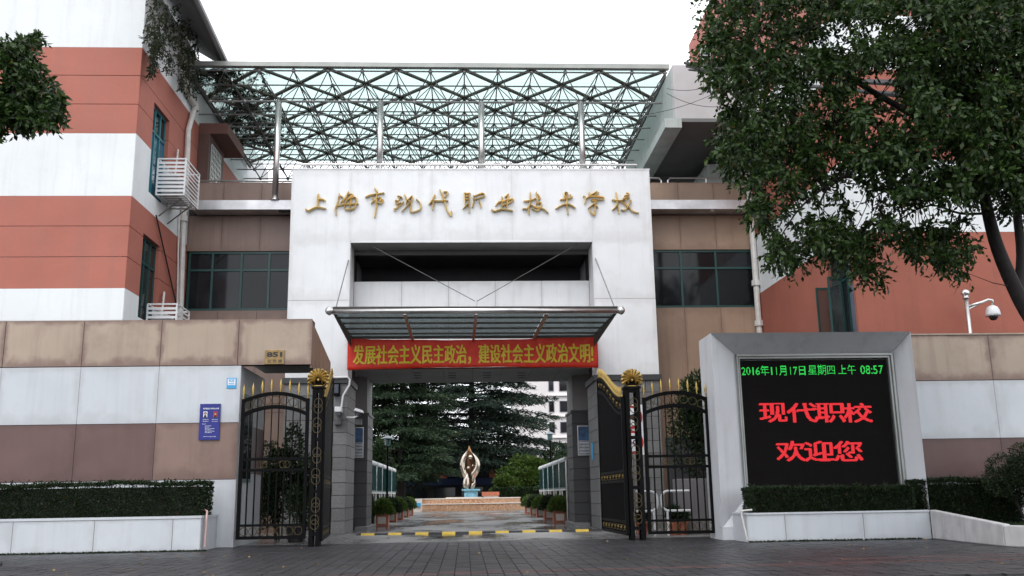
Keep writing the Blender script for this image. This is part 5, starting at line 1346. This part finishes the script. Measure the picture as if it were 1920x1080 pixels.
petal('tip_blade', [(325, 125), (305, 180), (290, 250), (285, 330)], [(325, 125), (350, 170), (378, 235), (385, 330)], .35, .2, mat('copper_bronze', (.30, .17, .09), .3, metal=.9))
petal('rear_blade', [(290, 270), (262, 400), (300, 560), (325, 700), (345, 835)], [(372, 270), (405, 400), (412, 560), (408, 700), (352, 835)], .45, .25, DBR)
petal('upper_blade', [(300, 198), (205, 295), (168, 410), (185, 510), (235, 620), (320, 700)], [(300, 200), (285, 290), (262, 390), (268, 480), (300, 590), (322, 702)], .1, .5)
petal('upper_blade', [(365, 225), (392, 300), (408, 400), (392, 480), (345, 570), (378, 690)], [(367, 223), (455, 310), (497, 400), (492, 500), (455, 590), (382, 692)], .1, .5)
petal('lower_blade', [(300, 558), (243, 640), (230, 740), (275, 815), (350, 842)], [(302, 560), (328, 640), (332, 730), (322, 790), (352, 842)], -.05, .3)
petal('lower_blade', [(413, 620), (402, 690), (360, 720), (345, 790), (350, 842)], [(415, 620), (428, 690), (420, 765), (395, 815), (352, 843)], .0, .3)
for (bx_, bz_, r_) in ((348, 310, .22), (315, 475, .15), (385, 440, .09)):
    p = at(840 + bx_ / 8.31, 820 + bz_ / 8.31, cy_)
    MB().lathe((p.x, cy_ - .15, p.z), [(r_ * math.cos(a) + .002, r_ * math.sin(a)) for a in np.linspace(-1.57, 1.57, 11)], 14).build('ball', BRONZE, ped, smooth=True)
# small things round the platform
bx = thing('box_bench', at(779, 940, 84), 'pale stone block with a light blue item, left end of the platform', 'stone block')
a, b = at(768, 958, 85.5), at(790, 935, 85.5); MB().box(a.x, b.x, 85.5, 87, 0, b.z).build('block', PALES, bx)
a, b = at(778, 947, 85.4), at(789, 943, 85.4); MB().box(a.x, b.x, 85.3, 85.49, a.z - .1, b.z).build('blue_item', PRINTB, bx)
fb_ = thing('flower_trough', at(920, 930, 94), 'white trough with orange tiled top right of the sculpture', 'planter')
a, b = at(907, 937, 88.5), at(934, 924, 88.5); MB().box(a.x, b.x, 88.5, 90, 1.12, b.z - .25).build('trough', PALES, fb_); MB().box(a.x - .15, b.x + .1, 88.4, 90.1, b.z - .249, b.z + .1).build('tiled_top', TERRA, fb_)
# lamps
def lamp(px, py, Y, label):
    p = at(px, py, Y); t = thing('garden_lamp', (p.x, Y, 0), label, 'lamp')
    MB().tube([(p.x, Y, 0), (p.x, Y, p.z - .5)], .06, 8).build('pole', BLACK, t)
    MB().lathe((p.x, Y, p.z - .5), [(.09, 0), (.16, .05), (.19, .4), (.12, .42)], 8).build('glass', DGLASS, t)
    MB().lathe((p.x, Y, p.z - .08), [(.42, 0), (.38, .03), (.12, .14), (.03, .2)], 12).build('cap', mat('lamp_cap', (.2, .22, .25), .4, metal=.4), t)
lamp(727, 820, 56, 'dark garden lamp behind the left display cases'); lamp(1031, 812, 64, 'dark garden lamp by the right display cases')
# the red-and-navy shop row far behind
shop = thing('low_shop_building', (-8, 118, 0), 'low dark shop building with orange piers and a navy fascia beyond the trees', 'building')
MB().box(-22, 4, 118, 126, 0, 7).build('wall', DARK, shop)
MB().box(-22, 4, 117.7, 117.99, 2.6, 3.4).build('fascia', NAVY, shop)
for x in np.arange(-14, 3.5, 3.4): MB().box(x, x + 1.6, 117.8, 117.99, 3.42, 5.4).build('orange_panel', ORB, shop)
for x in np.arange(-14, 3.5, 3.4): MB().box(x, x + 2.6, 117.85, 117.99, .1, 2.3).build('shop_window', WGLASS, shop)
MB().box(-2.2, 1.2, 117.5, 117.7, 3.6, 5.6).build('window', WGLASSG, shop)
# apartment block
ap = thing('apartment_block', (17, 136, 0), 'pale pink-white apartment block with small dark windows behind the cedars', 'building')
MB().box(7.5, 34, 136, 150, 0, 34).build('wall', APT, ap)
for k in range(9):
    zc_ = at(1057, 762, 136).z - 6 + (k - 1) * 3.0
    for xw, ww in ((at(1034, 760, 136).x, .6), (at(1057, 760, 136).x, 1.0), (22, 1.2)):
        f_ = MB().box(xw - ww / 2 - .1, xw + ww / 2 + .1, 135.9, 135.99, zc_ - .8, zc_ + .8).build('window', WGLASSG, ap)
        MB().box(xw - ww / 2, xw + ww / 2, 135.86, 135.89, zc_ - .7, zc_ + .7).build('pane', WGLASS, f_)
    MB().box(12.2, 16.2, 135.6, 135.99, zc_ - 1.5, zc_ - 1.4).build('ledge', APT, ap)
# cedars
def cedar(x, y, R, H_, z0, label, n_per=46, m=CEDAR):
    t = thing('cedar_tree', (x, y, 0), label, 'tree'); tr = MB().tube([(x, y, 0), (x + .1, y, H_ * .5), (x, y, H_)], [.45, .28, .05], 8); PP = []; DD = []
    z = z0
    while z < H_ - .5:
        f = (z - z0) / (H_ - z0); r = R * (1 - f) ** .75; nbv = max(5, int(13 * (1 - f * .6)))
        for k in range(nbv):
            a = rng.uniform(0, 2 * math.pi); rr = r * rng.uniform(.65, 1.08); zz = z + rng.uniform(-.4, .4)
            tip = np.array([math.cos(a) * rr, math.sin(a) * rr, -.06 * rr + rng.uniform(-.3, .5)]); b0 = np.array([x, y, zz])
            midp = b0 + tip * .5 + np.array([0, 0, .35]); tr.tube([b0, midp, b0 + tip], [.09, .05, .015], 4, cap=False)
            n = int(n_per * (rr / R) * 2.4) + 20; s = rng.uniform(.12, 1, n) ** .75; lat = rng.normal(0, 1, n) * .32 * rr * (.25 + .5 * np.sin(np.pi * s * .85)) * .6
            px = -math.sin(a); py = math.cos(a); P = b0 + np.outer(s, tip); P[:, 0] += px * lat; P[:, 1] += py * lat
            P[:, 2] += .35 * np.sin(np.pi * s) - .12 * np.abs(lat) - rng.uniform(0, .12, n)
            dd = np.tile([tip[0] / rr * .8, tip[1] / rr * .8, -.25], (n, 1)); dd[:, 0] += px * np.sign(lat) * .6; dd[:, 1] += py * np.sign(lat) * .6
            for rep in range(3): PP.append(P + rng.normal(0, .10, P.shape)); DD.append(dd)
        z += .85 if f < .6 else .7
    tr.build('trunk', BARK, t); leaf_obj('crown', np.vstack(PP), np.vstack(DD), .46, .10, m, t, .38)
CEDARB = leafmat('cedar_needle_light', (.012, .027, .013), (.045, .080, .034), .6, trans=.15)
cedar(at(884, 900, 108).x, 108, 12.0, 30, 4.6, 'large dark cedar with wide layered boughs behind the sculpture', 92)
cedar(at(752, 900, 96).x, 96, 7.2, 26, 3.4, 'slightly greener cedar left of the sculpture', 80, CEDARB)
cedar(-19, 104, 8, 20, 2.5, 'cedar at the far left of the courtyard behind the passage column', 40)
blob_bush((at(985, 890, 97).x, 97, 3.2), (3.0, 1.5, 1.9), 9000, .3, LEAFB, 'shrub', 'bright green rounded shrub right of the sculpture', 'shrub', lump=16)
blob_bush((at(950, 910, 95).x, 95, 2.0), (1.7, 1.2, 1.3), 4500, .25, LEAFB, 'shrub', 'smaller light green shrub between sculpture and big shrub', 'shrub')
blob_bush((at(1050, 880, 99).x, 99, 4.0), (3.0, 1.5, 2.2), 8000, .3, LEAFM, 'shrub', 'mid-green shrub mass by the right lamp', 'shrub', lump=14)
blob_bush((at(712, 840, 80).x - .6, 80, 3.4), (1.8, 1.5, 3.4), 7000, .3, LEAFM, 'shrub', 'tall shrub behind the left display cases', 'shrub', lump=14)
hedge('hedge', at(905, 930, 93.5).x + 1, 12, 93.5, 94.8, 0, 1.9, LEAFM, 'clipped hedge behind the platform to the right', 7000, .22)
hedge('hedge', -16, -5.6, 100, 101.2, 0, 1.4, LEAFM, 'clipped hedge behind the platform to the left', 6000, .22)
for q_, r_, lab in (((-9.6, 54, 14.5), (3.2, 2.2, 4.4), 'dark evergreen treetop behind the left end of the glass roof'), ((-6.6, 57, 13.2), (1.9, 1.6, 2.9), 'smaller dark treetop showing just left of the white gateway')):
    tt_ = blob_bush(q_, r_, 9000, .3, LEAFD, 'background_tree', lab, 'tree', lump=18)
for i, (x, y) in enumerate(((-30, 110), (30, 118), (-24, 128))):
    blob_bush((x, y, 6), (7, 4, 6), 6000, .7, LEAFM, 'background_tree', ['broad tree beyond the left courtyard side', 'broad tree beside the apartment block', 'broad tree behind the low shop building'][i], 'tree', lump=16)

# ================================================================== street trees
def wood(parent, limbs, name='trunk'):
    for k, (pts, rs) in enumerate(limbs): MB().tube(pts, rs, 9).build(name if k == 0 else 'limb', BARK, parent, smooth=True)
def curve3(P, k=4):
    P = [np.array(p, float) for p in P]; Q = [2 * P[0] - P[1]] + P + [2 * P[-1] - P[-2]]; o = []
    for i in range(1, len(Q) - 2):
        for t in range(k):
            t = t / k; o.append(.5 * ((2 * Q[i]) + (-Q[i - 1] + Q[i + 1]) * t + (2 * Q[i - 1] - 5 * Q[i] + 4 * Q[i + 1] - Q[i + 2]) * t * t + (-Q[i - 1] + 3 * Q[i] - 3 * Q[i + 1] + Q[i + 2]) * t ** 3))
    o.append(P[-1]); return [Vector(p) for p in o]
YT = 20.5
rt = thing('street_tree', (12.2, YT, 0), 'big camphor street tree at the right, its dark leafy crown filling the upper corner', 'tree')
def L3(*q): return curve3([at(a, b, y) for a, b, y in q])
base_ = Vector((13.7, YT, 0))
tr_pts = curve3([base_, (13.4, YT, 2.2), at(1960, 650, YT), at(1912, 560, YT), at(1872, 470, YT), at(1850, 390, YT), at(1838, 320, YT), at(1800, 200, YT), at(1770, 90, YT), at(1760, -40, YT)])
rs = np.linspace(.23, .055, len(tr_pts)); rs = [float(v) for v in rs]
limbs = [(tr_pts, rs)]
def limb(pts, r0, r1): p = L3(*pts); limbs.append((p, [float(v) for v in np.linspace(r0, r1, len(p))]))
limb([(1908, 560, YT), (1915, 480, YT + .2), (1905, 380, YT + .4), (1900, 250, YT + .6), (1890, 100, YT + .6), (1880, -30, YT + .6)], .13, .05)
limb([(1838, 330, YT), (1770, 345, YT - .3), (1700, 360, YT - .5), (1640, 352, YT - .6), (1600, 332, YT - .7), (1560, 340, YT - .8), (1535, 385, YT - .9)], .09, .02)
limb([(1700, 360, YT - .5), (1668, 330, YT - .2), (1655, 290, YT), (1600, 240, YT + .4), (1540, 190, YT + .8), (1450, 150, YT + 1.2)], .07, .02)
limb([(1825, 270, YT), (1740, 230, YT + .4), (1650, 180, YT + .8), (1550, 120, YT + 1), (1430, 60, YT + 1.4), (1360, 40, YT + 1.6)], .11, .02)
limb([(1852, 400, YT), (1800, 400, YT + .5), (1745, 385, YT + .8), (1690, 410, YT + 1), (1640, 455, YT + 1.2)], .035, .01)
limb([(1600, 240, YT + .4), (1520, 280, YT + .4), (1450, 330, YT + .5), (1410, 380, YT + .6)], .04, .012)
limb([(1560, 340, YT - .8), (1500, 390, YT - .8), (1460, 450, YT - .8)], .03, .012)
limb([(1800, 180, YT), (1720, 100, YT - .8), (1640, 30, YT - 1), (1560, -30, YT - 1)], .07, .02)
wood(rt, limbs)
poly = [(1303, -60), (1318, 20), (1330, 60), (1308, 110), (1335, 160), (1350, 190), (1368, 225), (1345, 250), (1347, 295), (1385, 320), (1405, 350), (1400, 385), (1422, 440), (1440, 480), (1470, 505), (1500, 495), (1525, 470), (1560, 470),
        (1590, 500), (1605, 530), (1640, 538), (1655, 515), (1625, 470), (1660, 455), (1700, 465), (1735, 480), (1765, 500), (1810, 515), (1850, 520), (1862, 500), (1840, 470), (1860, 420), (1925, 410), (1990, 300), (1990, -60)]
gaps = [(1595, 60, 70, 22, .85), (1690, 40, 60, 25, .8), (1560, 170, 60, 40, .55), (1650, 160, 45, 40, .75), (1500, 90, 30, 20, .4), (1600, 375, 75, 45, .86), (1730, 395, 70, 30, .8), (1490, 400, 60, 40, .72), (1640, 130, 60, 14, .8),
        (1820, 400, 60, 30, .6), (1470, 170, 40, 25, .45), (1560, 300, 30, 20, .4), (1880, 380, 40, 40, .55), (1700, 220, 40, 30, .5), (1440, 330, 40, 40, .4), (1845, 440, 45, 80, .8), (1610, 330, 90, 20, .6), (1560, 230, 40, 30, .5), (1760, 300, 50, 25, .5), (1620, 250, 30, 25, .6), (1400, 440, 30, 30, .4)]
cl = []; tries = 0
while len(cl) < 1750:
    px, py = random.uniform(1300, 1990), random.uniform(-60, 545)
    if not in_poly(px, py, poly): continue
    keep = 1
    for gx_, gy_, ax, ay, k in gaps:
        if ((px - gx_) / ax) ** 2 + ((py - gy_) / ay) ** 2 < 1: keep *= 1 - k
    if random.random() > keep: continue
    dep = random.uniform(-1.7, 1.9); cl.append(at(px, py, YT + dep))
while len(cl) < 2250:       # the crown is thickest on its near right side
    px, py = random.uniform(1600, 1990), random.uniform(-60, 420)
    if in_poly(px, py, poly) and not any(((px - g0) / ax) ** 2 + ((py - g1) / ay) ** 2 < 1 for g0, g1, ax, ay, k in gaps): cl.append(at(px, py, YT - random.uniform(1.0, 3.2)))
cl = np.array([tuple(c) for c in cl])
P, Dd = sprays(cl, 7, 7, .40)
leaf_obj('crown', P, Dd, .13, .07, LEAF, rt, .5)
tw = MB(); lp_ = [p for pts, _ in limbs[1:] for p in pts[1:]]
for c in cl[::4]:
    c = Vector(c); q = min(lp_, key=lambda p: (p - c).length)
    if (q - c).length < 3: tw.tube([q, (q + c) / 2 + V(0, 0, -.06), c], [.014, .01, .005], 4, cap=False)
tw.build('twig', BARK, rt)
lt = thing('street_tree', (-9.6, 17.5, 0), 'leafy camphor branch reaching in at the left edge in front of the striped building', 'tree')
YT2 = 17.5; limbs = []
t_ = curve3([(-10.6, YT2, 0), (-10.5, YT2, 3), at(-140, 420, YT2), at(-130, 250, YT2), at(-150, 60, YT2)]); limbs.append((t_, [float(v) for v in np.linspace(.2, .08, len(t_))]))
limb([(-130, 300, YT2), (-60, 240, YT2), (0, 190, YT2), (60, 160, YT2), (95, 180, YT2)], .05, .012)
limb([(-130, 220, YT2), (-60, 160, YT2 + .2), (10, 120, YT2 + .2), (60, 90, YT2 + .2)], .05, .012)
wood(lt, limbs)
poly2 = [(-140, 60), (0, 80), (18, 62), (35, 68), (60, 70), (86, 64), (80, 85), (55, 100), (72, 120), (92, 145), (108, 165), (115, 195), (108, 230), (70, 238), (40, 240), (12, 240), (-5, 265), (-140, 330)]
cl = []
while len(cl) < 430:
    px, py = random.uniform(-140, 125), random.uniform(50, 330)
    if in_poly(px, py, poly2): cl.append(tuple(at(px, py, YT2 + random.uniform(-.7, .7))))
P, Dd = sprays(np.array(cl), 7, 6, .22); leaf_obj('crown', P, Dd, .12, .065, LEAF, lt, .5)
# hanging vines at the left roof edge
vn = thing('hanging_vines', (XL + .3, 36.5, 20), 'dark vines trailing from the roof edge of the left building', 'vine')
cl = []; vm = MB()
polyv = [(276, -10), (360, -10), (372, 60), (382, 130), (370, 190), (350, 180), (335, 150), (322, 120), (300, 95), (278, 85), (270, 50)]
n_ = 0
while n_ < 210:
    px, py = random.uniform(265, 392), random.uniform(-10, 195)
    if in_poly(px, py, polyv): cl.append(tuple(atX(px, py, XL + random.uniform(.25, .8)))); n_ += 1
for k in range(15):
    px = random.uniform(282, 378); py = random.uniform(20, 120); L_ = random.uniform(20, 70); X_ = XL + random.uniform(.25, .7)
    q0_ = atX(px, py, X_); z1_ = q0_.z - L_ * .021
    vm.tube([q0_ + V(0, 0, .5), q0_, V(q0_.x, q0_.y, z1_)], .012, 4)
    for z in np.arange(z1_, q0_.z, .10): cl.append((q0_.x + random.uniform(-.05, .05), q0_.y + random.uniform(-.05, .05), z))
P, Dd = sprays(np.array(cl), 4, 4, .22, .8); leaf_obj('foliage', P, Dd, .13, .055, VINE, vn, .5); vm.build('stem', BARK, vn, kind='stuff')
# creeper lying on the glass roof's left end
cl = [(random.uniform(X0 - .2, X0 + 2.0 - .12 * 0), random.uniform(Y0 + .3, Y0 + 9.5), ZT + .25) for _ in range(330)]
cl = [(x + (1.0 if random.random() < .3 else 0), y, z) for x, y, z in cl]
P, Dd = sprays(np.array(cl), 5, 5, .35, -.2); P[:, 2] = np.maximum(P[:, 2], ZT + .19)
leaf_obj('roof_creeper', P, Dd, .2, .08, VINE, None, .6, label='dark creeper lying on the left end of the glass roof', cat='vine')
# overhead cables
for k, (a, b, sag, r) in enumerate((((1285, 118), (1990, 165), .25, .075), ((1288, 124), (1990, 190), .3, .07), ((1292, 131), (1990, 150), .2, .045), ((1300, 112), (1990, 205), .35, .03), ((1340, 60), (1990, 120), .2, .012))):
    t = thing('overhead_cable', at(a[0], a[1], 23), ['thick black overhead cable, topmost of the bundle by the tree', 'thick black overhead cable in the middle of the bundle', 'thinner black overhead cable under the bundle', 'slack black overhead cable crossing the crown', 'single thin overhead wire high in the crown'][k], 'cable')
    p, q = at(a[0], a[1], 36.5 if k < 4 else 45), at(b[0], b[1], 19); 
    MB().tube([lerp(p, q, s) - V(0, 0, sag * 4 * s * (1 - s)) for s in np.linspace(0, 1, 14)], r, 6).build('wire', CABLE, t)
for k, (a, b) in enumerate((((1250, 166), (1345, 155)), ((1250, 175), (1350, 200)), ((1190, 217), (1350, 170)))):
    t = thing('slack_wire', at(a[0], a[1], 37), ['thin slack wire across the pale upper wing, top one', 'thin slack wire across the pale upper wing, middle one', 'thin wire rising from the roof truss to the tree'][k], 'cable')
    p, q = at(a[0], a[1], 37), at(b[0], b[1], 36)
    MB().tube([lerp(p, q, s) - V(0, 0, .8 * s * (1 - s)) for s in np.linspace(0, 1, 10)], .012, 5).build('wire', CABLE, t)
# fallen leaves
n = 150; P = np.column_stack([rng.uniform(-9, 14, n), rng.uniform(17, 31, n), np.full(n, .012)])
dd = rng.normal(0, 1, (n, 3)); dd[:, 2] *= .05
leaf_obj('fallen_leaves', P, dd, .06, .03, LITTER, None, .1, label='scattered small yellow-brown fallen leaves on the dark paving', cat='leaf litter', kind='stuff')
n = 5000; P = np.column_stack([rng.uniform(-15, XP + .2, n), 27.36 - np.abs(rng.normal(0, .05, n)), np.full(n, .002)])
P2 = np.column_stack([rng.uniform(xa, 12.6, n // 2), np.zeros(n // 2), np.full(n // 2, .002)]); P2[:, 1] = np.where(P2[:, 0] < xb, YPn - .04, YPn + (P2[:, 0] - xb) / max(.1, e1_.x - xb) * (e1_.y - YPn) - .05) - np.abs(rng.normal(0, .05, n // 2))
P = np.vstack([P[rng.random(n) < .4], P2[rng.random(n // 2) < .4]])
leaf_obj('moss', P, np.tile([0, -.3, 1.], (len(P), 1)), .05, .03, LEAFM, None, .5, label='thin moss and weeds along the foot of the planters', cat='moss', kind='stuff')
# the toe of a passer-by's shoe
sh = atZ(3, 1060, 0)
so = thing('shoe', (sh.x, sh.y, 0), 'black shoe tip at the left edge of the paving', 'shoe')
MB().lathe((sh.x - .04, sh.y, .0), [(.05, 0), (.058, .02), (.05, .06), (.035, .08), (.01, .09)], 12).build('toe_cap', SHOE, so); MB().box(sh.x - .25, sh.x - .03, sh.y - .045, sh.y + .045, 0, .085).build('upper', SHOE, so, bevel=.02)
